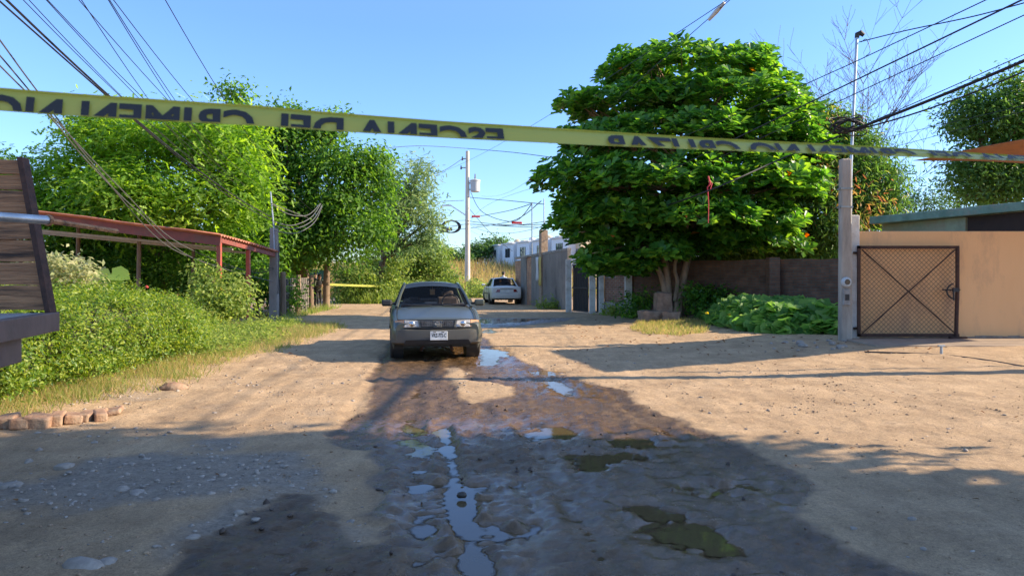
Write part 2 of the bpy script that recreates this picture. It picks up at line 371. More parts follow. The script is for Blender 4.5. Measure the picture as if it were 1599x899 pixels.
# ------------------------------------------------------------------ ground
def gp(pts): return [G(*p) for p in pts]
WET = gp([(612, 530), (598, 552), (575, 590), (582, 618), (566, 645), (535, 657), (512, 684), (522, 698), (572, 708), (592, 732), (576, 748), (596, 780), (568, 803), (602, 819), (580, 835), (597, 851), (564, 849), (548, 827), (528, 803), (500, 800), (496, 775), (470, 771), (440, 775), (410, 795), (370, 812), (330, 828), (300, 850), (278, 880), (250, 899), (180, 990), (1700, 1100), (1560, 960), (1450, 899), (1390, 888), (1320, 862), (1270, 832), (1242, 806), (1262, 790), (1276, 768), (1240, 740), (1185, 710), (1140, 688), (1095, 672), (1060, 655), (990, 630), (982, 612), (915, 596), (850, 577), (800, 556), (768, 542), (760, 528)])
WET2 = gp([(745, 492), (780, 487), (850, 488), (905, 494), (880, 502), (800, 510), (745, 512), (700, 516), (690, 505)])
DRY = gp([(696, 574), (712, 574), (733, 584), (723, 592), (787, 604), (807, 616), (759, 624), (739, 632), (723, 626), (717, 612), (705, 600), (700, 590)])
PUD = [gp(p) for p in (
    [(745, 543), (772, 543), (806, 546), (794, 553), (782, 562), (768, 571), (752, 569)],
    [(815, 578), (850, 577), (886, 579), (874, 586), (850, 585)],
    [(838, 592), (866, 594), (888, 603), (884, 617), (872, 608), (850, 600)],
    [(640, 688), (668, 684), (697, 694), (692, 716), (676, 738), (652, 736), (655, 716)],
    [(645, 754), (664, 748), (686, 750), (684, 760), (652, 762)],
    [(688, 768), (708, 760), (752, 758), (766, 782), (748, 800), (728, 800), (724, 830), (706, 836), (700, 808), (686, 800)],
    [(655, 826), (672, 817), (690, 820), (688, 832), (668, 836)],
    [(752, 820), (790, 816), (824, 820), (806, 832), (770, 842), (748, 836)],
    [(826, 667), (850, 661), (884, 664), (893, 676), (880, 682), (842, 681)],
    [(930, 684), (970, 680), (1022, 682), (1045, 690), (1010, 696), (955, 694)],
    [(882, 712), (930, 704), (985, 704), (1010, 710), (950, 716), (944, 734), (915, 732)],
    [(968, 786), (1010, 788), (1060, 800), (1105, 816), (1135, 838), (1140, 858), (1095, 856), (1050, 846), (1015, 822)],
    [(1078, 757), (1110, 752), (1158, 756), (1152, 768), (1110, 771)],
    [(752, 493), (790, 490), (832, 491), (846, 497), (815, 502), (770, 505), (748, 503)],
    [(740, 515), (765, 513), (785, 517), (770, 521), (748, 521)],
    [(640, 668), (668, 666), (700, 670), (690, 676), (655, 676)],
    [(700, 860), (742, 850), (760, 866), (752, 890), (720, 892)],
)]
def base_z(x, y):
    x = np.asarray(x, float); y = np.asarray(y, float)
    z = .104 * sstep(3.5, 7.0, x) * sstep(8.5, 15, y)
    z = z + .05 * sstep(-4.5, -5.4, x) * sstep(3, 7, y)
    z = z + 3.0 * sstep(60, 115, y)
    return z
def gz(x, y): return float(base_z(x, y))
WATER = -.019
def axis(dense0, dense1, step, far, grow):
    a = list(np.arange(dense0, dense1, step)); s = step
    while a[-1] < far: s *= grow; a.append(a[-1] + s)
    s = step; pre = []; q = dense0
    while q > -far: s *= grow; q -= s; pre.append(q)
    return np.array(pre[::-1] + a)
xs = axis(-5.2, 5.4, .036, 900, 1.11)
ys = [2.3]
while ys[-1] < 15.5: ys.append(ys[-1] + max(.017, .0062 * ys[-1]))
s = ys[-1] - ys[-2]
while ys[-1] < 1500: s *= 1.045; ys.append(ys[-1] + s)
pre = []; q = 2.3; s = .03
while q > -300: s *= 1.16; q -= s; pre.append(q)
ys = np.array(pre[::-1] + ys)
X, Y = np.meshgrid(xs, ys)
nearm = ((np.abs(X) < 9) & (Y > 1) & (Y < 26))
dw = np.full(X.shape, 5.0); dp = np.full(X.shape, 5.0); dd = np.full(X.shape, 5.0)
xi, yi = X[nearm], Y[nearm]
wob = .10 * fbm(xi, yi, 3.2, 4) + .05 * fbm(xi + 9, yi, 11, 3)
t = np.minimum(sdist(xi, yi, WET), sdist(xi, yi, WET2)) + wob
tdry = sdist(xi, yi, DRY) + wob
dw[nearm] = np.maximum(t, -tdry)
pd = np.full(xi.shape, 5.0)
for p in PUD: pd = np.minimum(pd, sdist(xi, yi, p))
dp[nearm] = pd + .16 * fbm(xi, yi, 5, 4) + .09 * fbm(xi, yi, 17, 3)
wet = 1 - sstep(-.05, .05, dw)
pud = 1 - sstep(-.10, .14, dp)
film = np.clip(1 - sstep(.0, 1.0, dp + .7 * fbm(X, Y, 1.5, 4)), 0, 1) * wet
Z = base_z(X, Y)
fade = 1 - sstep(18, 40, Y)
sw = np.abs(fbm((Y * .95 + X * .22) * 3.2, (X * .95 - Y * .22) * .28, 1.0, 3))
dryr = -.022 * (.2 - np.minimum(sw, .2)) + .034 * fbm(X, Y, .9, 3) + .016 * fbm(X, Y, 5.5, 4) + .011 * fbm(X + 3, Y, 21, 2)
tracks = np.abs(fbm(X * 4.2, Y * .55, 1.0, 3))
mud = .042 * (np.abs(fbm(X, Y, 5.0, 4)) - .12) + .024 * fbm(X, Y, 15, 3) + .028 * (tracks - .15)
Z = Z + fade * (dryr * (1 - wet) + wet * mud * (1 - .45 * pud)) - .046 * pud * fade + .012 * (1 - wet) * fade
def rut(xa, ya, xb, yb, wd, dep):       # a wheel rut with raised lips
    global Z
    ux, uy = xb - xa, yb - ya; L = math.hypot(ux, uy); ux /= L; uy /= L
    al = (X - xa) * ux + (Y - ya) * uy; ac = (X - xa) * -uy + (Y - ya) * ux + .05 * fbm(X, Y, 1.1, 2)
    e = sstep(-.2, .3, al) * sstep(L + .2, L - .3, al)
    lug = .6 + .4 * np.sin(al * 60 + 8 * np.abs(ac))
    Z = Z + e * (-dep * np.exp(-(ac / wd) ** 2) + .6 * dep * lug * (np.exp(-((ac - 1.7 * wd) / (wd * .6)) ** 2) + np.exp(-((ac + 1.7 * wd) / (wd * .6)) ** 2)))
a = G(690, 660); b = G(745, 899); rut(*a, *b, .07, .040)
a = G(800, 640); b = G(960, 899); rut(*a, *b, .08, .012)
a = G(655, 600); b = G(640, 899); rut(*a, *b, .08, .022)
a = G(950, 620); b = G(1250, 800); rut(*a, *b, .10, .014)
a = G(640, 610); b = G(620, 720); rut(*a, *b, .09, .02)
a = G(470, 780); b = G(430, 930); rut(*a, *b, .09, .014)
a = G(760, 650); b = G(850, 850); rut(*a, *b, .09, .018)
a = G(600, 560); b = G(540, 660); rut(*a, *b, .08, .016)
grav = sstep(.02, .28, fbm(X + 5, Y + 2, .8, 4) + .22 * np.exp(-(((X + 2.7) / 1.5) ** 2 + ((Y - 4.9) / 1.3) ** 2)) * 2 - .05) * sstep(.9, -.6, X) * (1 - wet) * sstep(11, 7, Y)
H, W_ = X.shape
V = np.stack([X, Y, Z], -1).reshape(-1, 3)
i = np.arange(H * W_).reshape(H, W_)
quad = np.stack([i[:-1, :-1], i[:-1, 1:], i[1:, 1:], i[1:, :-1]], -1).reshape(-1, 4)
nq = len(quad)

def ground_mat():
    m, n, l, b = nodes('dirt')
    tc = n.new('ShaderNodeTexCoord'); at = n.new('ShaderNodeAttribute'); at.attribute_name = 'soil'
    sp = n.new('ShaderNodeSeparateColor'); l.new(at.outputs['Color'], sp.inputs[0])
    def noise(sc, det=8, rgh=.65, st=None):
        z = n.new('ShaderNodeTexNoise'); z.inputs['Scale'].default_value = sc; z.inputs['Detail'].default_value = det; z.inputs['Roughness'].default_value = rgh
        if st:
            mp = n.new('ShaderNodeMapping'); mp.inputs['Scale'].default_value = st; l.new(tc.outputs['Object'], mp.inputs[0]); l.new(mp.outputs[0], z.inputs[0])
        else: l.new(tc.outputs['Object'], z.inputs[0])
        return z.outputs[0]
    def mix(f, a, c, mode='MIX'):
        x = n.new('ShaderNodeMix'); x.data_type = 'RGBA'; x.blend_type = mode
        for s_, k in ((f, 0), (a, 6), (c, 7)):
            if isinstance(s_, (int, float)): x.inputs[k].default_value = s_
            elif isinstance(s_, tuple): x.inputs[k].default_value = (*s_, 1)
            else: l.new(s_, x.inputs[k])
        return x.outputs[2]
    def rmp(x, *st):
        r = ramp(n, list(st)); l.new(x, r.inputs[0]); return r.outputs[0]
    dry = rmp(noise(1.3, 10), (.28, (.36, .240, .135)), (.5, (.50, .345, .200)), (.74, (.63, .445, .27)))
    fine = rmp(noise(38, 6, .75), (.3, (.62, .6, .58)), (.6, (1.06, 1.05, 1.04)))
    grit = rmp(noise(120, 4, .8), (.32, (.48, .46, .44)), (.52, (1.0, 1.0, 1.0)), (.72, (1.28, 1.26, 1.24)))
    dry = mix(.85, dry, fine, 'MULTIPLY'); dry = mix(.8, dry, grit, 'MULTIPLY')
    st = rmp(noise(2.2, 8, .7, (2.2, .55, 1)), (.35, (.80, .79, .79)), (.6, (1.06, 1.06, 1.06)))
    dry = mix(.8, dry, st, 'MULTIPLY')
    vo = n.new('ShaderNodeTexVoronoi'); vo.inputs['Scale'].default_value = 26; l.new(tc.outputs['Object'], vo.inputs[0])
    pc = rmp(vo.outputs['Distance'], (.10, (1, 1, 1)), (.2, (0, 0, 0)))
    pm = rmp(noise(3.5, 6), (.5, (0, 0, 0)), (.62, (1, 1, 1)))
    k = n.new('ShaderNodeMath'); k.operation = 'MULTIPLY'; l.new(pc, k.inputs[0]); l.new(pm, k.inputs[1])
    dry = mix(k.outputs[0], dry, (.16, .13, .11))
    gr = mix(1.0, rmp(noise(14, 8, .8), (.3, (.15, .13, .11)), (.55, (.31, .27, .225)), (.75, (.42, .37, .31))), fine, 'MULTIPLY')
    gm = n.new('ShaderNodeMath'); gm.operation = 'MULTIPLY'; gm.inputs[1].default_value = .8; l.new(sp.outputs[2], gm.inputs[0])
    dry = mix(gm.outputs[0], dry, gr)
    wetc = rmp(noise(4.5, 9, .7), (.3, (.085, .050, .024)), (.55, (.155, .092, .043)), (.75, (.235, .145, .072)))
    wetc = mix(.8, wetc, fine, 'MULTIPLY'); wetc = mix(.8, wetc, grit, 'MULTIPLY')
    col = mix(sp.outputs[0], dry, wetc); l.new(col, b.inputs['Base Color'])
    # roughness: dry dust, damp mud, shining film of water
    rw = rmp(noise(7, 8, .7), (.36, (.24, .24, .24)), (.64, (.56, .56, .56)))
    rf = rmp(noise(9, 8, .7), (.42, (.05, .05, .05)), (.68, (.32, .32, .32)))
    r = mix(sp.outputs[1], rw, rf); r = mix(sp.outputs[0], (.95, .95, .95), r)
    l.new(r, b.inputs['Roughness']); b.inputs['Specular IOR Level'].default_value = .48
    bp = n.new('ShaderNodeBump'); bp.inputs['Strength'].default_value = .85; bp.inputs['Distance'].default_value = .025
    hs = n.new('ShaderNodeMath'); hs.operation = 'ADD'; l.new(noise(60, 8, .85), hs.inputs[0]); l.new(noise(12, 6, .7), hs.inputs[1])
    l.new(hs.outputs[0], bp.inputs['Height']); l.new(bp.outputs[0], b.inputs['Normal'])
    fm = n.new('ShaderNodeMath'); fm.operation = 'MULTIPLY_ADD'; fm.inputs[1].default_value = -.65; fm.inputs[2].default_value = .85; l.new(sp.outputs[1], fm.inputs[0]); l.new(fm.outputs[0], bp.inputs['Strength'])
    return m
M['ground'] = ground_mat()
gm_ = np_mesh('ground', V, quad.ravel(), np.arange(nq) * 4, np.full(nq, 4), M['ground'], True)
ca = gm_.color_attributes.new('soil', 'FLOAT_COLOR', 'POINT')
ca.data.foreach_set('color', np.stack([wet, film, grav, np.ones_like(wet)], -1).astype(np.float32).ravel())
tag(link('ground', gm_), kind='structure')

def water_mat():
    m, n, l, b = nodes('puddle_water')
    b.inputs['Base Color'].default_value = (.115, .080, .040, 1); b.inputs['Roughness'].default_value = .05; b.inputs['IOR'].default_value = 1.33
    b.inputs['Specular IOR Level'].default_value = .75
    tc = n.new('ShaderNodeTexCoord'); z = n.new('ShaderNodeTexNoise'); z.inputs['Scale'].default_value = 5; z.inputs['Detail'].default_value = 3; l.new(tc.outputs['Object'], z.inputs[0])
    bp = n.new('ShaderNodeBump'); bp.inputs['Strength'].default_value = .05; bp.inputs['Distance'].default_value = .02
    l.new(z.outputs[0], bp.inputs['Height']); l.new(bp.outputs[0], b.inputs['Normal'])
    at = n.new('ShaderNodeAttribute'); at.attribute_name = 'depth'; mr = n.new('ShaderNodeMapRange'); mr.interpolation_type = 'SMOOTHSTEP'      # shallow rims let the mud show through
    mr.inputs[1].default_value = -.001; mr.inputs[2].default_value = .016; mr.inputs[3].default_value = 0; mr.inputs[4].default_value = .92; l.new(at.outputs['Fac'], mr.inputs[0])
    tr = n.new('ShaderNodeBsdfTransparent'); tr.inputs[0].default_value = (.80, .74, .64, 1); mx = n.new('ShaderNodeMixShader')
    l.new(mr.outputs[0], mx.inputs[0]); l.new(tr.outputs[0], mx.inputs[1]); l.new(b.outputs[0], mx.inputs[2]); l.new(mx.outputs[0], n['Material Output'].inputs[0]); return m
M['water'] = water_mat()
dep = WATER - Z; okv = (dep > -.012) & (X > -2.6) & (X < 3.4) & (Y > 2.4) & (Y < 30)
cell = (okv[:-1, :-1] | okv[:-1, 1:] | okv[1:, 1:] | okv[1:, :-1]).ravel(); wq = quad[cell]; used, inv = np.unique(wq.ravel(), return_inverse=True)
wv = V[used].copy(); wv[:, 2] = WATER; nw = len(wq)
me = np_mesh('puddle_water', wv, inv, np.arange(nw) * 4, np.full(nw, 4), M['water'], True)
da = me.attributes.new('depth', 'FLOAT', 'POINT'); da.data.foreach_set('value', dep.ravel()[used].astype(np.float32))
tag(link('puddle_water', me), kind='structure')

# ------------------------------------------------------------------ leaves
T_LEAF = ([(0, 0, 0), (.5, .5, .12), (0, 1, 0), (-.5, .5, .12)], [(0, 1, 2), (0, 2, 3)])
T_BROAD = ([(0, 0, 0), (.28, .30, .07), (.5, .72, .12), (0, 1, -.05), (-.5, .72, .12), (-.28, .30, .07)], [(0, 1, 2, 3), (0, 3, 4, 5)])
T_HEART = ([(0, 0, 0), (.32, -.18, .10), (.58, .2, .16), (.42, .68, .10), (0, 1, -.12), (-.42, .68, .10), (-.58, .2, .16), (-.32, -.18, .10)], [(0, 1, 2, 3, 4), (0, 4, 5, 6, 7)])
T_SPRAY = ([(0, 0, 0), (.10, .0, 0), (.42, .22, .05), (.12, .26, 0), (.5, .5, .05), (.12, .54, 0), (.40, .80, .04), (0, 1, 0),
            (-.40, .80, .04), (-.12, .54, 0), (-.5, .5, .05), (-.12, .26, 0), (-.42, .22, .05), (-.10, 0, 0)],
           [(0, 1, 2, 3), (0, 3, 4, 5), (0, 5, 6, 7), (0, 7, 8, 9), (0, 9, 10, 11), (0, 11, 12, 13)])
T_BLADE = ([(-.5, 0, 0), (.5, 0, 0), (.32, .55, .10), (-.32, .55, .10), (0, 1, .34)], [(0, 1, 2, 3), (3, 2, 4)])
def unit(a): return a / (np.linalg.norm(a, axis=-1, keepdims=True) + 1e-9)
def leaf_mesh(name, pos, nrm, dirv, length, width, tmpl, matl):
    N = len(pos); tv = np.array(tmpl[0], float); k = len(tv)
    nrm = unit(nrm); d = unit(dirv - nrm * (dirv * nrm).sum(-1, keepdims=True)); s_ = np.cross(d, nrm)
    length = np.broadcast_to(np.asarray(length, float), (N,)); width = np.broadcast_to(np.asarray(width, float), (N,))
    V = pos[:, None, :] + s_[:, None, :] * (tv[None, :, 0, None] * width[:, None, None]) + d[:, None, :] * (tv[None, :, 1, None] * length[:, None, None]) + nrm[:, None, :] * (tv[None, :, 2, None] * length[:, None, None])
    V = V.reshape(-1, 3)
    fl = [list(f) for f in tmpl[1]]; flat = np.array(sum(fl, [])); tot = np.array([len(f) for f in fl])
    loops = (np.arange(N)[:, None] * k + flat[None]).ravel(); totals = np.tile(tot, N); starts = np.concatenate([[0], np.cumsum(totals)[:-1]])
    return np_mesh(name, V, loops, starts, totals, matl)
def sph(n):
    v = nr.normal(size=(n, 3)); return unit(v)
def clumps(blobs, per_area, inner=.55, keep_low=True):
    """points spread through the outer part of a union of ellipsoids (centre, radii), with the outward direction"""
    out = []; od = []
    for bi, (c, r) in enumerate(blobs):
        c = np.array(c, float); r = np.array(r, float)
        area = 4 * math.pi * (((r[0] * r[1]) ** 1.6 + (r[0] * r[2]) ** 1.6 + (r[1] * r[2]) ** 1.6) / 3) ** (1 / 1.6)
        n = max(6, int(area * per_area)); d = sph(n)
        rf = inner + (1 - inner) * nr.random(n) ** .55
        rf = rf * (1 + .22 * np.sin(d[:, 0] * 5.1 + bi) * np.sin(d[:, 1] * 4.3 + bi * 2) + .16 * np.sin(d[:, 2] * 7 + d[:, 0] * 6 + bi * 3))
        p = c + d * r * rf[:, None]; ok = np.ones(n, bool)
        for bj, (c2, r2) in enumerate(blobs):
            if bj != bi: ok &= np.linalg.norm((p - np.array(c2)) / np.array(r2), axis=1) > .62
        out.append(p[ok]); od.append(unit(d[ok] / r))
    return np.concatenate(out), np.concatenate(od)
def foliage(name, blobs, per_area, m, size, lw, tmpl, matl, spread=.25, up=.6, droop=.25, inner=.55, zmin=None):
    cp, co = clumps(blobs, per_area, inner); N = len(cp)
    p = np.repeat(cp, m, 0) + nr.normal(size=(N * m, 3)) * spread * np.array([1, 1, .75]); o_ = np.repeat(co, m, 0)
    if zmin is not None:
        k = p[:, 2] > zmin; p = p[k]; o_ = o_[k]
    n = len(p)
    nrm = o_ * .55 + np.array([0, 0, up]) + nr.normal(size=(n, 3)) * .45
    dv = sph(n) + o_ * .5 + np.array([0, 0, -droop])
    L = size * (.65 + .7 * nr.random(n))
    return leaf_mesh(name, p, nrm, dv, L, L * lw, tmpl, matl)
def lobed(blobs, k=4, seed=1):
    q = random.Random(seed); out = []
    for c, r in blobs:
        out.append((c, tuple(v * .80 for v in r)))
        for _ in range(k):
            a = q.uniform(0, 6.28); e = q.uniform(-.7, 1.2); d = (math.cos(a) * math.cos(e), -abs(math.sin(a)) * math.cos(e) if q.random() < .75 else math.sin(a) * math.cos(e), math.sin(e)); s = q.uniform(.30, .50)
            rr = (r[0] * r[1] * r[2]) ** (1 / 3) * s
            out.append((tuple(c[i] + d[i] * r[i] * .80 for i in range(3)), (rr * 1.15, rr * 1.1, rr * .85)))
    return out
def limbs(mb, base, blobs, r0, fork=.45, sub=5, jitter=.3, n=8, seed=0):
    q = random.Random(seed); base = Vector(base)
    cs = [Vector(b[0]) for b in blobs]; rs = [Vector(b[1]) for b in blobs]
    cen = sum(cs, Vector()) / len(cs); f = base.lerp(Vector((base.x * .65 + cen.x * .35, base.y * .65 + cen.y * .35, cen.z)), fork)
    mb.tube([base + Vector((0, 0, -.15)), base.lerp(f, .08), base.lerp(f, .5) + Vector((q.uniform(-1, 1), q.uniform(-1, 1), 0)) * r0 * .5, f], [r0 * 1.5, r0 * 1.1, r0 * .95, r0 * .8], n)
    for c, r in zip(cs, rs):
        mid = f.lerp(c, .55) + Vector((q.uniform(-1, 1), q.uniform(-1, 1), q.uniform(.1, .6))) * jitter
        mb.tube([f, mid, c], [r0 * .6, r0 * .4, r0 * .2], 6)
        for _ in range(sub):
            e = c + Vector((q.uniform(-1, 1) * r.x, q.uniform(-1, 1) * r.y, q.uniform(-.6, .9) * r.z)) * .85
            m2 = mid.lerp(e, .5) + Vector((0, 0, q.uniform(-.2, .3)))
            mb.tube([mid.lerp(c, .4), m2, e], [r0 * .24, r0 * .14, r0 * .05], 5)
def tree(name, label, base, blobs, per_area, m, size, lw, tmpl, leaf, bark='bark', r0=.2, spread=.25, up=.6, droop=.25, inner=.55, cat='tree', group=None, fork=.45, sub=5, seed=0, extra=None, lobes_k=4):
    t = thing(name, label, cat, base, 0, group); b = Vector(base)
    loc = [((c[0] - b.x, c[1] - b.y, c[2] - b.z), r) for c, r in blobs]
    mb = MB(); limbs(mb, (0, 0, 0), loc, r0, fork, sub, seed=seed); mb.build('trunk', M[bark], t, smooth=True, normals=False)
    link('crown', foliage('crown', lobed(loc, lobes_k, seed) if lobes_k else loc, per_area, m, size, lw, tmpl, M[leaf], spread, up, droop, inner), t)
    if extra:
        nm, bl, lf, pa = extra
        link(nm, foliage(nm, [((c[0] - b.x, c[1] - b.y, c[2] - b.z), r) for c, r in bl], pa, m, size, lw, tmpl, M[lf], spread, up, droop, .85), t)
    return t
def pb(px, py, Y, rx, rz, ry=None):     # a crown lobe: centre seen at a pixel, radii in photograph pixels
    c = P(px, py, Y); return ((c.x, c.y, c.z), (rx / F * Y, (ry if ry else rx / F * Y * .9), rz / F * Y))
def grass(name, pts, h, wd, matl, lean=.35):
    n = len(pts); up = np.array([0, 0, 1.0]) + nr.normal(size=(n, 3)) * lean * np.array([1, 1, .1])
    nrm = np.cross(up, sph(n)); L = h * (.5 + .9 * nr.random(n))
    return leaf_mesh(name, pts, nrm, up, L, wd * (.7 + .6 * nr.random(n)), T_BLADE, matl)

# ------------------------------------------------------------------ right: tan wall, mesh gate, house behind
WY = 16.0
x0 = P(1341, 0, WY).x; zb = gz(9, 16) - .02; zt = P(0, 361, WY).z
t = thing('boundary_wall', 'smooth tan plastered wall running out of frame behind the wire mesh gate', 'wall', (x0, WY, 0))
o = MB(); o.box(((15 - x0) / 2, .12, (zt + zb) / 2), (15 - x0, .24, zt - zb)); o.build('plaster_face', M['tan'], t, bevel=.012)
pts = []; n_ = 60
o = MB()
for k in range(n_):                      # crumbling dark foot of the plaster
    xa = (15 - x0) * k / n_; xb = (15 - x0) * (k + 1) / n_
    h = .10 + .05 * float(fbm(k * .37, 3.1)); 
    o.box(((xa + xb) / 2, -.012, zb + h / 2), (xb - xa - .002, .022, h))
o.build('worn_foot', M['plinth'], t)
o = MB(); q = [(7.2, 14.35), (15, 13.9), (15, 15.99), (7.25, 15.99)]
o.slab([(a, b, gz(a, b) - .06) for a, b in q], (0, 0, .10)); tag(o.build('concrete_apron', mat('apron', (.36, .27, .19), (.26, .195, .14), .92, 3, bump=.4, bscale=30, stain=(.20, .15, .11)), bevel=.02), kind='structure')

# masonry gate pillar
xp0, xp1 = P(1322, 0, WY).x, x0 - .004
t = thing('gate_pillar', 'flaking whitewashed masonry pillar between concrete pole and tan wall', 'pillar', ((xp0 + xp1) / 2, WY, 0))
o = MB(); o.box((0, .1, (zb + P(0, 336, WY).z) / 2), (xp1 - xp0, .32, P(0, 336, WY).z - zb)); o.build('shaft', M['whitewash'], t, bevel=.02)
o = MB()
for zz in (P(0, 395, WY).z, P(0, 512, WY).z): o.box((.05, -.09, zz), (.14, .06, .05)); o.tube([(.11, -.11, zz - .05), (.11, -.11, zz + .05)], .02)
o.build('hinge', M['rust'], t)

# gate
gy = WY - .16
gx0, gx1 = P(1341, 0, gy).x, P(1495, 0, gy).x; gz1, gz0 = P(0, 386, gy).z, P(0, 523, gy).z
W_g, H_g = gx1 - gx0, gz1 - gz0
t = thing('mesh_gate', 'rusty square gate of diamond wire mesh with crossed braces and a wheel latch', 'gate', (gx0, gy, gz0))
o = MB()
for a, b in (((0, 0, 0), (0, 0, H_g)), ((0, 0, H_g), (W_g, 0, H_g)), ((0, 0, 0), (W_g, 0, 0))): o.box([(a[i] + b[i]) / 2 for i in range(3)], (abs(b[0] - a[0]) + .065, .05, abs(b[2] - a[2]) + .065))
o.box((0.09, .0, H_g / 2), (.03, .03, H_g)) if False else None
o.build('frame', M['rust'], t, bevel=.006)
o = MB(); o.tube([(W_g, 0, H_g), (W_g, 0, H_g * .5), (W_g - .03, -.02, H_g * .22), (W_g - .045, -.03, -.04)], .042, 8); o.box((W_g - .02, -.05, -.055), (.36, .10, .05)); o.build('latch_post', M['rust'], t, smooth=True)
o = MB(); o.tube([(.06, -.028, .04), (W_g - .06, -.028, H_g - .05)], .014, 6); o.build('brace', M['rust'], t)
o = MB(); o.tube([(.06, -.012, H_g - .05), (W_g - .06, -.012, .04)], .014, 6); o.build('brace', M['rust'], t)
o = MB(); st = .104; k = -int(H_g / st) - 1            # diamond mesh: two families of parallel wires
while k * st < W_g:
    for sgn in (1, -1):
        a0 = k * st; za, zb_ = 0.0, H_g
        p = (a0, 0) if sgn > 0 else (a0, H_g); q = (a0 + H_g, H_g) if sgn > 0 else (a0 + H_g, 0)
        ta = max(0, -a0 / H_g); tb = min(1, (W_g - a0) / H_g)
        if tb > ta + .01:
            wv = .004 * sgn
            A = [p[0] + (q[0] - p[0]) * ta, wv, p[1] + (q[1] - p[1]) * ta]; B = [p[0] + (q[0] - p[0]) * tb, wv, p[1] + (q[1] - p[1]) * tb]
            o.tube([A, B], .0046, 4, cap=False)
    k += 1
o.build('wire_mesh', M['mesh'], t)
o = MB(); cw = (W_g - .10, -.06, H_g * .50); rw = .165
o.tube([(cw[0] + rw * math.cos(a), cw[1], cw[2] + rw * math.sin(a)) for a in [R(100 + 16 * i) for i in range(12)]], .016, 6)
o.tube([(cw[0] - .26, cw[1], cw[2] + .03), (cw[0] + .12, cw[1], cw[2] + .03)], .017, 6); o.tube([(cw[0] - .03, cw[1] - .02, cw[2] + .05), (cw[0] - .03, cw[1] - .02, cw[2] - .2)], .02, 6)
o.box((cw[0] + .02, cw[1], cw[2] + .03), (.12, .05, .09))
o.build('latch_wheel', M['black'], t, smooth=True)

# house behind the wall: sloping green slab on a pale green wall
t = thing('slab_roofed_house', 'pale green house with flaking green slab roof edge behind the tan wall', 'house', (13, 19, 0))
ra, rb = P(1357, 350, 22.0), P(1640, 325, 16.9)
o = MB(); o.slab([(ra.x, ra.y, ra.z), (rb.x, rb.y, rb.z), (22, 17.5, rb.z), (22, 25, ra.z)], (0, 0, .22)); o.build('roof', M['greenroof'], t, world=True, bevel=.02)
wa, wb_ = Vector((11.35, 22.2, 0)), Vector((12.55, 17.3, 0)); d = (wb_ - wa); top = ra.z - .004
def vwall(f0, f1, z0, z1, th=.2, off=0.0):
    a = wa + d * f0; b = wa + d * f1; nn = Vector((-d.y, d.x, 0)).normalized()
    if nn.x < 0: nn = -nn
    a = a + nn * off; b = b + nn * off
    return [(a.x, a.y, z0), (b.x, b.y, z0), (b.x + nn.x * th, b.y + nn.y * th, z0), (a.x + nn.x * th, a.y + nn.y * th, z0)], (0, 0, z1 - z0)
o = MB(); o.slab(*vwall(0, .60, 0, top)); o.slab(*vwall(.60, 1, 0, 1.2)); o.build('wall', M['greenwall'], t, world=True)
o = MB(); o.slab(*vwall(.602, .998, 1.2, top, .1, .06)); o.build('opening_panel', M['darkbrown'], t, world=True)  # plain dark brown panel filling the opening above the low wall

# brown tarpaulin stretched over the yard beyond the wall (throws the slanting shade on the road)
tp = [Vector((8.95, 11.7, 3.82)), Vector((8.30, 15.0, 3.92)), Vector((18.0, 19.6, 4.5)), Vector((18.0, 15.7, 4.3))]
t = thing('brown_awning', 'brown cloth awning stretched on poles above the wall at right edge', 'awning', (12, 15, 0))
o = MB(); vs = []; n_ = 14
for i in range(n_ + 1):
    for j in range(n_ + 1):
        u, v = i / n_, j / n_
        p = tp[0].lerp(tp[3], u).lerp(tp[1].lerp(tp[2], u), v); p.z -= .28 * math.sin(math.pi * u) * math.sin(math.pi * v) - .02 * math.sin(9 * u + 5 * v); vs.append(p)
o.add(vs, [(i * (n_ + 1) + j, i * (n_ + 1) + j + 1, (i + 1) * (n_ + 1) + j + 1, (i + 1) * (n_ + 1) + j) for i in range(n_) for j in range(n_)])
s_ = o.build('cloth', M['tarp'], t, smooth=True, world=True); md = s_.modifiers.new('thickness', 'SOLIDIFY'); md.thickness = .006
for p in (tp[0], tp[3], tp[2]):
    o = MB(); o.tube([(p.x + (.9 if p is tp[0] else 0), p.y, 0), (p.x + (.9 if p is tp[0] else 0), p.y, p.z)], .035); o.build('pole', M['steel'], t, world=True)

# ------------------------------------------------------------------ concrete pole at the gate with meter and service mast
pY = 15.9; px_ = P(1317, 0, pY).x
t = thing('utility_pole', 'short square concrete pole with electric meter beside the mesh gate', 'pole', (px_ - .02, pY - .12, gz(7.3, 16)))
b0 = t.location; hz = P(0, 250, pY).z - b0.z
o = MB(); o.box((0, 0, hz / 2 - .1), (.25, .20, hz + .2), taper=.88); o.build('shaft', M['pole_concrete'], t, bevel=.03)
o = MB(); zz = P(0, 440, pY).z - b0.z; o.lathe([(.105, 0), (.105, -.05), (.085, -.06), (.08, -.085), (.0, -.09)], (-.03, -.10, zz), 20, 'Y'); o.build('meter_dial', M['transformer'], t, smooth=True)
o = MB(); o.lathe([(.062, 0), (.055, -.012)], (-.03, -.186, zz), 16, 'Y'); o.build('meter_face', M['glass_dark'], t, smooth=True)
o = MB(); o.box((-.03, -.135, zz - .33), (.15, .07, .34)); o.build('breaker_box', M['concrete'], t, bevel=.015)
o = MB(); o.box((-.03, -.172, zz - .33), (.09, .012, .13)); o.build('breaker_door', M['black'], t, bevel=.004)
o = MB(); mt = P(1334, 62, pY); mb_ = P(1325, 255, pY)
o.tube([(.1, -.02, 1.9), (mb_.x - b0.x, 0, mb_.z - b0.z), (mt.x - b0.x, 0, mt.z - b0.z)], .033, 8); o.build('service_mast', M['steel'], t, smooth=True)
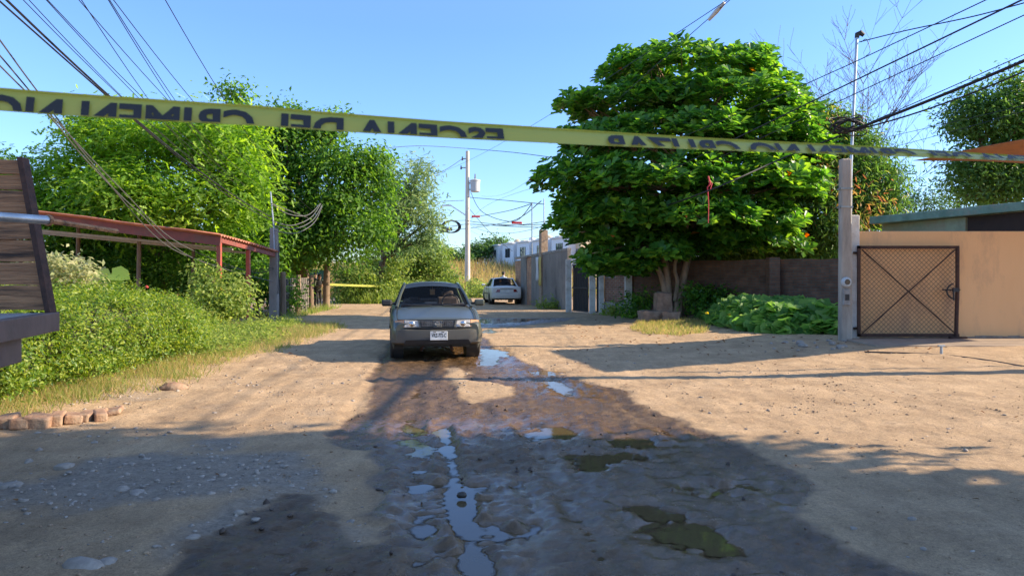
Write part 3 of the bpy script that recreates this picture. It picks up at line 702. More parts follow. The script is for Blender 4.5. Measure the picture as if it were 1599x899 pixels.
o = MB(); e = Vector((mt.x - b0.x, 0, mt.z - b0.z)); o.tube([e, e + Vector((.01, 0, .07)), e + Vector((.07, -.02, .10)), e + Vector((.14, -.03, .04))], [.05, .06, .06, .045], 8); o.build('weather_head', M['black'], t, smooth=True)
o = MB()
for k in range(10):                       # tangle of spare cable lashed to the pole top
    c = P(1318, 198, pY) - Vector(b0); rr = .24 + .12 * rnd.random(); tilt = rnd.uniform(-.9, .5); of = rnd.uniform(-.08, .08); c = c + Vector((rnd.uniform(-.08, .08), 0, rnd.uniform(-.07, .07)))
    o.tube([(c.x - .02 + rr * 1.15 * math.cos(a), -.2 + of + .06 * math.sin(a * 2 + k), c.z + rr * .42 * math.sin(a) + tilt * rr * math.cos(a) * .9 + .14 * math.cos(a)) for a in [2 * math.pi * i / 14 for i in range(15)]], .013, 5, cap=False)
o.build('cable_coil', M['cable'], t, smooth=True)
for zz in (2.9, 3.3):
    o = MB(); o.box((0, -.0, zz), (.262, .212, .035)); o.build('band', M['steel'], t)

# second pole out of frame to the right (throws the long bar of shade)
t = thing('roadside_pole', 'round concrete street pole with crossarm standing beyond the right edge', 'pole', (10.3, 11.15, 0))
o = MB(); o.tube([(0, 0, -.1), (0, 0, 6.3)], [.19, .13], 14); o.build('shaft', M['pole_concrete'], t, smooth=True)
o = MB(); o.box((0, 0, 6.0), (.10, 1.1, .12)); o.build('crossarm', M['wood'], t)

# ------------------------------------------------------------------ right side of the street: old walls, from the far end to the pole
def wallbox(p, q, z0, z1, th=.2):
    p = Vector((p[0], p[1], 0)); q = Vector((q[0], q[1], 0)); L = (q - p).length; a = math.atan2(q.y - p.y, q.x - p.x)
    return p, L, a
def wall(name, label, cat, p, q, z0, z1, m, th=.2, ragged=0.0, group=None, top=None):
    p_, L, a = wallbox(p, q, z0, z1); z0 -= .1
    n_ = max(2, int(L / .25)); prof = []
    for k in range(n_ + 1):
        zt_ = z1 + ((top - z1) * k / n_ if top else 0) + ragged * float(fbm(k * .6 + p[0], p[1])); prof.append((L * k / n_, 0, zt_))
    o = MB(); o.slab([(0, 0, z0)] + prof + [(L, 0, z0)], (0, th, 0))
    w_ = o.build(name, M[m]); w_.location = p_; w_.rotation_euler = (0, 0, a)
    return tag(w_, label, cat, group)
A1, A2 = G(886, 484), (0.16, 39.6)
Adir = (Vector((A2[0], A2[1], 0)) - Vector((A1[0], A1[1], 0))); AL = Adir.length; Aang = math.atan2(Adir.y, Adir.x)
t = thing('concrete_wall', 'streaked grey concrete wall with orange brick infill by the white car', 'wall', (A1[0], A1[1], 0), Aang)
hT = lambda f: 2.62 - .22 * f
o = MB()
def seg(f0, f1, th, off=0.0, dz=0.0, z0=-.1):
    return [(AL * f0, off, z0), (AL * f1, off, z0), (AL * f1, off, hT(f1) + dz), (AL * f0, off, hT(f0) + dz)], (0, -th, 0)
o.slab(*seg(0, .64, .16)); o.slab(*seg(.741, .865, .16)); o.build('concrete_panel', M['concrete_old'], t)
o = MB(); o.slab(*seg(.641, .740, .12, -.03, -.02)); o.build('brick_infill', M['brick_orange'], t)
o = MB(); o.slab(*seg(.866, 1.0, .12, -.02, -.10)); o.build('brick_infill', M['brick_orange'], t)
o = MB(); o.slab([(0, .02, hT(0) + .002), (AL, .02, hT(1) + .002), (AL, .02, hT(1) + .11), (0, .02, hT(0) + .11)], (0, -.2, 0)); o.build('coping', M['concrete'], t, bevel=.01)
cpl = Vector((A1[0], A1[1], 0)) + Adir * .44
t = thing('brick_pillar', 'unfinished tan brick pillar rising above the concrete wall', 'pillar', (cpl.x, cpl.y, 0), Aang)
o = MB(); o.box((0, -.1, 1.85), (.36, .34, 3.75)); o.build('shaft', mat('pillar_brick', (.42, .31, .22), (.28, .2, .14), .9, 8, bump=.6, bscale=12), t, bevel=.01)
o = MB(); o.tube([(-.1, -.1, 3.7), (-.1, -.1, 5.25)], .03); o.build('conduit', M['steel'], t)
mp_ = P(831, 420, 37.0)
o = MB(); o.tube([(0, 0, 0), (0, 0, 5.3)], .03); e = o.build('conduit_mast', M['steel']); e.location = (mp_.x, 37.4, 0); tag(e, 'thin steel conduit mast standing left of the tan brick pillar', 'mast')
for nm, dx, m_, z1, z0, lab in (('poster', .02, 'paper_yellow', 2.42, 1.02, 'faded yellow sheet hanging beside the white one on concrete wall'), ('poster', -.40, 'paper_white', 2.42, 1.25, 'torn white sheet hung on concrete wall below the brick pillar')):
    c = Vector((A1[0], A1[1], 0)) + Adir * .44; nx = Vector((math.cos(Aang), math.sin(Aang), 0)); nn = Vector((-nx.y, nx.x, 0))
    o = MB(); vs = []
    for i in range(7):
        for j in range(5):
            z = z1 + (z0 - z1) * i / 6; xx = -dx + .38 * (j / 4 - .5)
            vs.append((xx, .09 + .012 * math.sin(j * 2 + i), z + (.06 * math.sin(j * 2.2) if i == 6 else 0)))
    o.add(vs, [(i * 5 + j, i * 5 + j + 1, (i + 1) * 5 + j + 1, (i + 1) * 5 + j) for i in range(6) for j in range(4)])
    e = o.build(nm, M[m_], smooth=True); e.location = c; e.rotation_euler = (0, 0, Aang); tag(e, lab, 'poster'); e.modifiers.new('t', 'SOLIDIFY').thickness = .004
# white posts, dark gates, small brick house front
def post(px, py, w_, top, lab):
    x, y = G(px, py); h = P(0, top, y).z
    o = MB(); o.box((0, 0, h / 2 - .1), (w_, w_, h + .2)); e = o.build('white_post', M['whitewash'], bevel=.015); e.location = (x, y, 0); tag(e, lab, 'post'); return x, y
pa = post(888, 487, .24, 405, 'whitewashed post joining grey concrete wall to the dark gate')
pb_ = post(925, 489.5, .24, 418, 'whitewashed post on right side of the wide dark gate')
pc_ = post(939, 490, .2, 418, 'whitewashed post between narrow door and the brick house front')
pd_ = post(981, 493, .26, 421, 'whitewashed post at right end of the brick house front')
def irongate(p, q, h, lab, name):
    p_, L, a = wallbox(p, q, 0, 0); t = thing(name, lab, 'gate' if 'gate' in name else 'door', p_, a)
    o = MB(); n_ = max(3, int(L / .11))
    for k in range(n_): o.tube([(.06 + (L - .12) * k / (n_ - 1), 0, .05), (.06 + (L - .12) * k / (n_ - 1), 0, h)], .012, 5)
    o.build('bars', M['gate_dark'], t)
    o = MB(); o.box((L / 2, .03, h / 2 + .03), (L - .1, .02, h - .1)); o.build('sheet', M['gate_dark'], t)
    for z in (.08, h * .52, h): o = MB(); o.box((L / 2, -.02, z), (L - .08, .03, .05)); o.build('rail', M['gate_dark'], t)
irongate((pa[0] + .14, pa[1] - .1), (pb_[0] - .14, pb_[1] + .1), 1.95, 'wide dark iron street gate between two whitewashed posts', 'iron_gate')
irongate((pb_[0] + .12, pb_[1] - .05), (pc_[0] - .08, pc_[1] + .05), 1.95, 'narrow dark iron door squeezed between whitewashed posts', 'iron_door')
p_, L, a = wallbox((pc_[0] + .10, pc_[1]), (pd_[0] - .13, pd_[1]), 0, 0)
t = thing('brick_house_front', 'small red brick house front with barred window and concrete base', 'house', p_, a)
o = MB(); o.box((L / 2, .12, .19), (L, .26, .58)); o.build('base', M['concrete'], t)
zs0, zs1 = 1.42, 2.05
o = MB()
for c, dd_ in (((L / 2, .12, (.48 + zs0) / 2), (L, .2, zs0 - .48)), ((L * .80, .12, (zs0 + zs1) / 2), (L * .40, .2, zs1 - zs0)), ((L / 2, .12, zs1 + .2), (L, .2, .4)), ((L * .03, .12, (zs0 + zs1) / 2), (L * .06, .2, zs1 - zs0))): o.box(c, dd_)
o.build('wall', M['brick'], t)
wd_ = MB(); wd_.box((L * .33, .17, (zs0 + zs1) / 2), (L * .54, .05, zs1 - zs0)); wn_ = wd_.build('window', M['glass_dark'], t)
o = MB(); o.box((L * .33, .06, zs0 + .02), (L * .56, .12, .04)); o.build('sill', M['concrete'], wn_)
o = MB()
for k in range(6): o.tube([(L * (.08 + .1 * k), .06, zs0 + .04), (L * (.08 + .1 * k), .06, zs1)], .012, 5)
o.build('bars', M['gate_dark'], wn_)
o = MB(); o.box((L / 2, 1.6, 1.25), (L, 2.8, 2.5)); o.build('side_walls', M['brick_dark'], t)
o = MB(); o.box((L / 2, 1.5, 2.56), (L + .4, 3.4, .12)); o.build('roof', M['concrete'], t)
wall('brick_wall', 'dark weathered brick garden wall behind almond tree and squash leaves', 'wall', (pd_[0] + .12, pd_[1]), (10.2, 21.8), 0, 2.04, 'brick_dark', .22, .05)
e = MB(); e.box((0, 0, 1.0), (.34, .34, 2.2)); e = e.build('brick_pier', M['brick_dark'], bevel=.01); q = P(1207, 470, 23.2); e.location = (q.x, 23.2, 0); tag(e, 'dark brick pier in the garden wall behind the squash', 'pier')

# ------------------------------------------------------------------ white terrace houses on the rise
H0, H1 = Vector((-6.0, 126, 0)), Vector((5.2, 95, 0)); hd = (H1 - H0); hl = hd.length; ha = math.atan2(hd.y, hd.x)
UW = hl / 5
def rowhouse(k):
    p = H0 + hd * (k / 5); z = 3.4
    t = thing('row_house', ['far left end', 'second from the left', 'middle', 'fourth from the left', 'half hidden behind brick pillar', 'far right end behind leaves'][k] + ' white flat roofed house of the terrace beyond the field', 'house', (p.x, p.y, z), ha, 'white terrace houses on the rise')
    f = UW * .78
    o = MB(); o.box((f / 2, 3.0, .85), (f, 6, 4.1)); o.build('front_block', M['white'], t)
    o = MB(); o.box((f / 2, 2.9, 2.985), (f + .1, 6.3, .16)); o.build('roof_edge', M['white'], t)
    o = MB(); o.box((f + (UW - f) / 2, 3.6, 2.4), (UW - f - .01, 5, 1.9)); o.build('stair_block', M['beige'], t)
    d_ = MB(); d_.box((f + (UW - f) / 2, 3.5, .12), (UW - f - .01, 4.8, 2.64)); d_ = d_.build('entrance', M['grey'], t)
    wn = MB(); wn.box((f * .5, -.01, 1.55), (2.0, .05, 1.35)); wn = wn.build('window', M['glass_dark'], t)
    o = MB()
    for xx in (-1.0, -.25, .25, 1.0): o.box((f * .5 + xx, -.045, 1.55), (.09, .05, 1.4))
    o.build('frame', M['grey'], wn)
    o = MB(); o.lathe([(.5, 0), (.55, .1), (.5, .7), (.3, .85), (.12, .92)], (f * .75, 3.5, 3.066), 12); o.build('water_tank', M['beige' if k % 2 else 'white'], t, smooth=True)
for k in range(6): rowhouse(k)

# ------------------------------------------------------------------ left: tin roofed shed
sx, sy0, sy1 = -7.9, 19.7, 24.6
rz_ = lambda x, y: 2.62 - (y - sy0) * .059 + (sx - x) * .128
t = thing('open_shed', 'open shed with red corrugated roof on red posts behind the hedge', 'shed', (-10, 22, 0))
o = MB(); vs = []; ny = 150; nx_ = 8
for j in range(ny + 1):
    y = sy0 - .16 + (sy1 - sy0 + .16) * j / ny
    for i in range(nx_ + 1):
        x = sx - 7.2 * i / nx_; vs.append((x, y, rz_(x, y) + .028 * math.sin(j * 2 * math.pi / 6) + .012 * math.sin(i * 1.9 + j * .02)))
o.add(vs, [(j * (nx_ + 1) + i, j * (nx_ + 1) + i + 1, (j + 1) * (nx_ + 1) + i + 1, (j + 1) * (nx_ + 1) + i) for j in range(ny) for i in range(nx_)])
s_ = o.build('roof', M['redroof'], t, smooth=True, world=True); s_.modifiers.new('t', 'SOLIDIFY').thickness = .022
def beam(name, a, b, h, wd, m, z=0.0):
    a = Vector(a); b = Vector(b); d_ = (b - a); L = d_.length
    q = d_.to_track_quat('X', 'Z').to_matrix()
    o = MB(); o.box((a + b) / 2 + Vector((0, 0, z)), (L, wd, h), rot=q); return o.build(name, M[m], t, world=True, bevel=.006)
beam('fascia_beam', (sx - .05, sy0 + .06, rz_(sx, sy0) - .17), (sx - 7, sy0 + .06, rz_(sx - 7, sy0) - .17), .25, .07, 'redbeam')
beam('eave_beam', (sx - .12, sy0 + .1, rz_(sx, sy0) - .13), (sx - .12, sy1, rz_(sx, sy1) - .13), .13, .07, 'redbeam')
for yy in (21.0, 22.3): beam('roof_pole', (sx - .2, yy, rz_(sx, yy) - .26), (sx - 7, yy - .3, rz_(sx - 7, yy) - .50), .07, .07, 'wire')
for y, nm in ((sy0 + .12, 'post'), (22.0, 'post')):
    o = MB(); o.box((sx - .12, y, (rz_(sx, y) - .2) / 2), (.11, .11, rz_(sx, y) - .2)); o.build(nm, M['red'], t, world=True, bevel=.006)
for px, y in ((215, 21.0), (120, 22.5), (300, 24.2)):
    q = P(px, 400, y); o = MB(); o.tube([(q.x, y, 0), (q.x + .05, y, rz_(q.x, y) - .03)], .06); o.build('post', M['wood'], t, world=True)
o = MB(); q = P(388, 420, 23.0); o.tube([(q.x, 23, 0), (q.x, 23, 1.75)], .05); e = o.build('white_pipe', M['white']); tag(e, 'short white pipe standing beside the second red shed post', 'pipe')

# gnarled concrete post with conduit, chain of fence posts, block fence
t = thing('concrete_post', 'leaning weathered concrete post with conduit at the shed corner', 'post', (*G(428, 500), 0))
b0 = t.location; hz = P(0, 356, b0.y).z
o = MB(); o.box((0, 0, hz / 2 - .1), (.30, .28, hz + .2), taper=.8); o.build('shaft', M['concrete_old'], t, bevel=.03)
o = MB(); q = P(424, 300, b0.y) - Vector(b0); o.tube([(.05, -.12, hz - .8), (.02, -.1, hz), (q.x, -.1, q.z)], .024); o.build('conduit', M['steel'], t)
o = MB(); o.tube([(.19, -.1, 2.6), (.2, -.14, 1.6), (.17, -.1, .9)], .02); o.build('drop_cable', M['cable_grey'], t)
fp, fq = G(438, 499), G(487, 485.5)
p_, L, a = wallbox(fp, fq, 0, 0)
t = thing('wire_fence', 'dark screened wire grid fence on rough posts left of the road', 'fence', p_, a)
fq = (fp[0] + math.cos(a) * L, fp[1] + math.sin(a) * L)
fh = 1.42
o = MB(); o.box((L / 2, .05, fh / 2), (L, .03, fh - .06)); o.build('screen', M['screen'], t)
o = MB()
for k in range(6): o.tube([(0, 0, .08 + k * (fh - .1) / 5), (L, .0, .08 + k * (fh - .1) / 5)], .011, 4)
for k in range(16): o.tube([(L * k / 15, .002, 0), (L * k / 15, .002, fh)], .011, 4)
o.build('wire_grid', M['wire'], t)
for f in (0, .45, .9):
    o = MB(); wob_ = rnd.uniform(-.05, .05); o.tube([(L * f, -.08, -.1), (L * f + wob_, -.08, .8), (L * f, -.08, fh + .12 + (.1 if f == 0 else 0))], [.11, .10, .09], 8); o.build('post', M['wood'], t, smooth=True)
# leaning wooden post that carries the far tape
wx, wy = G(509, 483)
t_ = MB(); t_.tube([(0, 0, -.1), (.02, 0, .9), (.05, 0, 2.12)], [.17, .155, .13], 12); e = t_.build('wooden_post', M['wood'], smooth=True); e.location = (wx, wy, 0); tag(e, 'thick bare wooden post at the road bend beside officers', 'post')
o = MB(); q = P(474, 436, 36.5); o.slab([(q.x - .9, 36.8, 1.2), (q.x + 1.3, 36.3, 1.2), (q.x + 1.2, 36.3, 1.75), (q.x + .6, 36.4, 1.85), (q.x - .8, 36.8, 1.42)], (0, .04, 0)); tag(o.build('teal_sheet', M['teal']), 'dark teal sheet showing above the screened fence', 'sheet')

# ------------------------------------------------------------------ distant utility pole with transformer
fx, fy = P(730, 455, 68).x, 68.0
t = thing('transformer_pole', 'tall pale street pole carrying a transformer at the road end', 'pole', (fx, fy, 0))
Pz = lambda py: P(0, py, fy).z
o = MB(); o.tube([(0, 0, -.2), (0, 0, Pz(236))], [.27, .17], 14); o.build('shaft', M['far_pole'], t, smooth=True)
tc_ = P(742, 291, fy)
o = MB(); o.lathe([(.30, -.55), (.44, -.50), (.46, .45), (.50, .47), (.50, .56), (.2, .66)], (tc_.x - fx, -.1, tc_.z), 18); o.build('transformer', M['transformer'], t, smooth=True)
o = MB(); o.tube([(tc_.x - fx, -.1, tc_.z + .6), (tc_.x - fx, -.1, tc_.z + 1.15)], [.08, .05], 8); o.build('bushing', M['grey'], t)
for zz in (tc_.z - .3, tc_.z + .3):
    o = MB(); o.box((.25, 0, zz), (.5, .1, .1)); o.build('bracket', M['grey'], t)
for k, (pxx, py) in enumerate(((722, 248), (720, 262))):
    q = P(pxx, py, fy); o = MB(); o.tube([(0, 0, q.z), (q.x - fx, 0, q.z)], .05, 6); o.tube([(q.x - fx, 0, q.z - .15), (q.x - fx, 0, q.z + .2)], [.09, .05], 8); o.build('insulator_arm', M['grey'], t)
o = MB(); a_, b_ = P(726, 338, fy), P(704, 321, fy); o.tube([(0, -.1, a_.z), (b_.x - fx, -.1, b_.z)], [.06, .05], 8); o.box((b_.x - fx - .35, -.1, b_.z), (.8, .3, .12)); o.build('street_lamp_arm', M['white'], t)
o = MB()
for k in range(5):
    c = P(703, 354, fy); rr = .8
    o.tube([(c.x - fx + rr * math.cos(q_) + .05 * k, -.15 + .03 * k, c.z + rr * .7 * math.sin(q_)) for q_ in [2 * math.pi * i / 18 for i in range(19)]], .05, 5, cap=False)
o.build('cable_loop', M['cable'], t)
o = MB()
for pxx, py in ((683, 352), (693, 360), (700, 358)): q = P(pxx, py, fy); o.box((q.x - fx, -.1, q.z), (.75, .25, .3))
o.build('splice_box', M['black'], t, bevel=.04)

# ------------------------------------------------------------------ writing
def text_mesh(s, size=1.0, bold=0.0):
    cu = bpy.data.curves.new('lettering', 'FONT'); cu.body = s; cu.size = size; cu.offset = bold; cu.resolution_u = 3
    o = bpy.data.objects.new('lettering', cu); C.objects.link(o)
    bpy.context.view_layer.update()
    me = bpy.data.meshes.new_from_object(o.evaluated_get(bpy.context.evaluated_depsgraph_get()))
    bpy.data.objects.remove(o); bpy.data.curves.remove(cu); return me

# ------------------------------------------------------------------ cars
def make_car(name, label, paint_m, bump_m, loc, rz, plate_text, rear_detail):
    t = thing(name, label, 'car', loc, rz)
    wy = (-1.33, 1.20); wr = .295
    ys_ = [-2.12, -2.08, -2.0, -1.9, -1.8] + [-1.75 + .05 * k for k in range(18)] + [-.8, -.5, -.2, .1, .4, .6] + [.78 + .05 * k for k in range(18)] + [1.75, 1.9, 2.0, 2.08, 2.12]
    def prof(y):
        wm = .835 - .05 * max(0, (-y - 1.2)) ** 1.5 - .045 * max(0, y - 1.2) ** 1.5
        e = min(y + 2.16, 2.16 - y)
        if e < .22: wm -= .085 * (1 - e / .22) ** 2
        zb = .20
        for c in wy:
            if y < -1.75: zb = .36
            if y > 1.75: zb = .34
            if abs(y - c) < .37: zb = max(zb, .27 + math.sqrt(.37 ** 2 - (y - c) ** 2))
        if y < -.98: zt_ = .735 + (y + 2.12) / 1.14 * .20 if y > -2.0 else .70 + (y + 2.12) * .45
        elif y < 1.4: zt_ = .935
        else: zt_ = .965 - .02 * (y - 1.4) if y < 2.0 else .95 - (y - 2.0) * .5
        zs_ = min(zt_ - .015, .90 + .02 * math.sin(y))
        if y < -.98: zs_ = zt_ - .035
        return wm, zb, zs_, zt_
    V_, mats_ = [], []; n_ = 13
    for y in ys_:
        wm, zb, zs_, zt_ = prof(y)
        h = zs_ - zb
        r = [(wm * .93, zb), (wm * .985, zb + .18 * h), (wm, zb + .5 * h), (wm * .985, zb + .8 * h), (wm * .955, zs_ - .01), (wm * .90, zs_ + .012), (wm * .5, zt_ + .012)]
        row = [(x, y, z) for x, z in r] + [(0, y, zt_ + .022)] + [(-x, y, z) for x, z in r[::-1]]
        V_ += row
    n_ = 15; fs, mi = [], []
    for i in range(len(ys_) - 1):
        yc = (ys_[i] + ys_[i + 1]) / 2
        for k in range(n_ - 1):
            fs.append((i * n_ + k, i * n_ + k + 1, (i + 1) * n_ + k + 1, (i + 1) * n_ + k))
            mi.append(1 if (5 <= k <= 8 and -.98 < yc < 1.42) else 0)
    fs.append(tuple(range(n_))); mi.append(0); fs.append(tuple((len(ys_) - 1) * n_ + k for k in range(n_))[::-1]); mi.append(0)
    o = MB(); o.v = V_; o.f = fs; o.m = mi
    o.build('body', [paint_m, M['trim']], t, smooth=True)
    o = MB(); o.box((0, 0, .30), (1.2, 3.6, .12)); o.box((0, -1.0, .45), (1.0, .9, .3)); o.build('underbody', M['trim'], t)
    for c in wy:
        pass
    # cabin
    A0, A1, W0, W1 = -1.0, -.22, .70, .545; zc, zr = .945, 1.335
    R0, R1 = 1.46, .80; Wr0, Wr1 = .68, .54
    o = MB(); vs = []; ny = 8; nx = 10
    for j in range(ny + 1):
        y = A1 + (R1 - A1) * j / ny
        for i in range(nx + 1):
            u = i / nx * 2 - 1; x = u * (.545 + .02 * math.sin(math.pi * j / ny)); vs.append((x, y, zr + .05 * (1 - u * u) * 1 + .022 * math.sin(math.pi * j / ny) - .03 * abs(u) ** 6))
    o.add(vs, [(j * (nx + 1) + i, j * (nx + 1) + i + 1, (j + 1) * (nx + 1) + i + 1, (j + 1) * (nx + 1) + i) for j in range(ny) for i in range(nx)])
    o.build('roof', paint_m, t, smooth=True).modifiers.new('t', 'SOLIDIFY').thickness = .03
    def pane(nm, a, b, c, d, bulge, m, par=t):     # bowed glass between four corners
        a, b, c, d = map(Vector, (a, b, c, d)); nn = (b - a).cross(d - a).normalized(); vs = []
        for j in range(5):
            for i in range(9):
                u, v = i / 8, j / 4; p = a.lerp(b, u).lerp(d.lerp(c, u), v); vs.append(p + nn * bulge * (1 - (2 * u - 1) ** 2))
        q = MB(); q.add(vs, [(j * 9 + i, j * 9 + i + 1, (j + 1) * 9 + i + 1, (j + 1) * 9 + i) for j in range(4) for i in range(8)]); return q.build(nm, m, par, smooth=True, normals=False)
    g = .03
    ws = pane('windscreen', (-W0 + g, A0 + .02, zc), (W0 - g, A0 + .02, zc), (W1 - .01, A1, zr + .005), (-W1 + .01, A1, zr + .005), .06, M['glass'])
    def wsp(u, v): p = Vector((-W0 + g, A0 + .02, zc)).lerp(Vector((-W1 + .01, A1, zr + .005)), v); q = Vector((W0 - g, A0 + .02, zc)).lerp(Vector((W1 - .01, A1, zr + .005)), v); return p.lerp(q, u) + Vector((0, -.004, .006))
    pane('sun_band', wsp(0, .80), wsp(1, .80), wsp(1, 1), wsp(0, 1), .0605, M['glass_dark'], ws)     # dark tinted strip along the top
    o = MB()
    for s in (-1, 1): o.tube([(s * .05 + .12, A0 - .05, zc + .015), (s * .05 + .45, A0 - .02, zc + .03)] if s > 0 else [(-.5, A0 - .03, zc + .02), (-.05, A0 - .05, zc + .02)], .012, 5)
    o.build('wiper', M['trim'], ws)
    pane('rear_window', (Wr0 - .03, R0 - .02, zc + .015), (-Wr0 + .03, R0 - .02, zc + .015), (-Wr1 + .01, R1 + .01, zr), (Wr1 - .01, R1 + .01, zr), .05, M['glass'])
    for s in (-1, 1):
        o = MB()
        o.tube([(s * (W0 + .01), A0 - .02, zc - .02), (s * (W0 + W1) / 2 + s * .012, (A0 + A1) / 2 - .01, (zc + zr) / 2 + .012), (s * W1, A1, zr + .01)], [.032, .026, .026], 6); o.build('windscreen_pillar', paint_m, t, smooth=True)
        o = MB(); o.slab([(s * .735, R0 + .05, zc - .03), (s * .735, .98, zc - .03), (s * .55, .72, zr + .015), (s * .545, R1 + .03, zr + .01), (s * .66, R0 + .02, zc + .02)], (-s * .05, 0, 0)); o.build('rear_pillar', paint_m, t, bevel=.012)
        o = MB(); o.tube([(s * W1, A1 - .02, zr), (s * .55, .3, zr + .025), (s * W1, R1, zr)], .03, 6); o.build('roof_rail', paint_m, t, smooth=True)
        o = MB(); o.tube([(s * .742, .22, zc - .03), (s * .565, .22, zr)], .03, 5); o.build('door_pillar', M['trim'], t)
        pane('side_window', (s * .738, -.86, zc - .01), (s * .738, .19, zc - .01), (s * .56, .19, zr), (s * .56, -.20, zr), .0, M['glass'])
        pane('side_window', (s * .738, .25, zc - .01), (s * .738, 1.0, zc - .01), (s * .56, .72, zr), (s * .56, .25, zr), .0, M['glass'])
        o = MB()
        for yy in (-.93, .22, 1.05): o.box((s * .836, yy, .6), (.006, .012, .56))
        o.box((s * .838, 0, .56), (.022, 2.0, .05)); o.build('door_trim', M['trim'], t)
        for yy in (.05, .95):
            o = MB(); o.box((s * .838, yy, .80), (.03, .14, .035)); o.build('door_handle', M['trim'], t, bevel=.006)
        o = MB(); o.tube([(s * .72, -.82, .985), (s * .82, -.84, 1.0)], .025, 6); mr_ = o.build('mirror_arm', M['trim'], t)
        o = MB(); o.box((s * .895, -.85, 1.005), (.20, .085, .125)); o.build('mirror', M['trim'] if s < 0 else paint_m, t, bevel=.035)
        for c in wy:
            o = MB(); o.lathe([(.17, -.09), (.25, -.095), (.285, -.075), (wr, -.03), (wr, .03), (.285, .075), (.25, .095), (.17, .09)], (0, 0, 0), 28, 'X'); tyre = o.build('tyre', M['rubber'], None, smooth=True)
            tyre.name = 'wheel'; tyre.parent = t; tyre.location = (s * .735, c, wr - .012)
            o = MB(); o.lathe([(.175, .02), (.17, .06), (.13, .05), (.05, .075), (.0, .08)], (0, 0, 0), 20, 'X')
            rm = o.build('rim', M['rim'], tyre, smooth=True); rm.rotation_euler = (0, 0, 0 if s > 0 else math.pi)
            o = MB(); o.lathe([(.36, -.10), (.36, .07)], (s * .66, c, .29), 24, 'X'); o.build('wheel_well', M['trim'], t)
    # seats, wheel
    for x in (-.34, .34):
        o = MB(); o.box((x, .15 if x > 0 else .5, .96 if x > 0 else .88), (.44, .14, .26)); o.box((x, .17 if x > 0 else .55, 1.14 if x > 0 else 1.0), (.24, .10, .15)); o.build('front_seat', M['seat'], t, bevel=.04)
    o = MB(); o.box((0, 1.0, .95), (1.15, .14, .16)); o.build('rear_seat', M['seat'], t, bevel=.04)
    o = MB(); o.tube([(.36 + .17 * math.cos(q), -.42 + .05 * math.sin(q), 1.0 + .15 * math.sin(q)) for q in [2 * math.pi * i / 16 for i in range(17)]], .014, 6, cap=False); o.build('steering_wheel', M['trim'], t)
    o = MB(); o.box((0, -.72, .94), (1.25, .36, .07)); o.build('dashboard', M['seat'], t, bevel=.03)
    o = MB(); o.tube([(0, -.38, 1.33), (0, -.38, 1.24)], .004, 4); o.box((0, -.38, 1.20), (.10, .01, .11)); o.build('yellow_hanger', M['amber'], t)
    # front: bumper, grille, lamps
    def shell(nm, y0, sg, zs0, zs1, m, wmax=.80, out=.07, par=t):
        q = MB(); vs = []; nxx = 18; zz_ = [zs0, zs0 + .04, (zs0 + zs1) / 2, zs1 - .03, zs1]; oo = [.0, .85, 1, .9, .2]
        for z, ov in zip(zz_, oo):
            for i in range(nxx + 1):
                u = i / nxx * 2 - 1; a = abs(u)
                x = u * (wmax + .02 * ov); yy = y0 + sg * (out * ov - .05 * a ** 2 - .20 * max(0, a - .82) / .18 * max(0, a - .82) / .18)
                vs.append((x, yy, z))
        q.add(vs, [(j * (nxx + 1) + i, j * (nxx + 1) + i + 1, (j + 1) * (nxx + 1) + i + 1, (j + 1) * (nxx + 1) + i) for j in range(4) for i in range(nxx)])
        b_ = q.build(nm, m, par, smooth=True); b_.modifiers.new('t', 'SOLIDIFY').thickness = .02; return b_
    o = MB(); o.slab([(-.74, -2.10, .598), (-.3, -2.158, .598), (.3, -2.158, .598), (.74, -2.10, .598), (.74, -2.0, .598), (-.74, -2.0, .598)], (0, 0, .022)); o.build('bumper_gap', M['trim'], t)
    o = MB(); o.tube([(-.70, -2.03, .748), (-.35, -2.10, .748), (0, -2.125, .748), (.35, -2.10, .748), (.70, -2.03, .748)], .009, 5); o.build('bonnet_gap', M['trim'], t)
    for s in (-1, 1): o = MB(); o.tube([(s * .70, -2.0, .758), (s * .715, -1.5, .845), (s * .70, -1.0, .935)], .007, 5); o.build('bonnet_seam', M['trim'], t)
    fb = shell('front_bumper', -2.11, -1, .31, .60, bump_m)
    o = MB(); vs = [(-.60, -2.155, .315), (.60, -2.155, .315), (.55, -2.185, .405), (-.55, -2.185, .405)]; o.slab(vs, (0, .03, 0)); o.build('lower_intake', M['trim'], fb, bevel=.005)
    for s in (-1, 1):
        o = MB(); o.slab([(s * .30, -2.155, .625), (s * .58, -2.13, .62), (s * .58, -2.10, .745), (s * .32, -2.125, .735)], (0, .06, 0)); hl = o.build('headlight', M['lens'], t, bevel=.008)
        o = MB(); o.lathe([(.048, 0), (.042, -.006), (.0, -.012)], (s * .45, -2.152, .682), 14, 'Y'); o.build('reflector', M['chrome'], hl, smooth=True)
        o = MB(); o.slab([(s * .292, -2.162, .622), (s * .325, -2.158, .622), (s * .345, -2.13, .738), (s * .315, -2.132, .738)], (0, .05, 0)); o.build('lamp_surround', bump_m, hl)
        o = MB(); o.slab([(s * .585, -2.13, .62), (s * .74, -2.045, .63), (s * .745, -2.02, .735), (s * .585, -2.10, .745)], (0, .06, 0)); o.build('indicator', M['amber'], t, bevel=.008)
    gr = MB(); gr.slab([(-.285, -2.14, .625), (.285, -2.14, .625), (.31, -2.115, .735), (-.31, -2.115, .735)], (0, .04, 0)); gr = gr.build('grille', M['trim'], t)
    o = MB()
    for k in range(4): o.box((0, -2.152 + .005 * k, .645 + .025 * k), (.56, .012, .007))
    for k in range(17): o.box((-.27 + .54 * k / 16, -2.146, .68), (.007, .012, .09))
    o.build('grille_bars', M['rim'], gr)
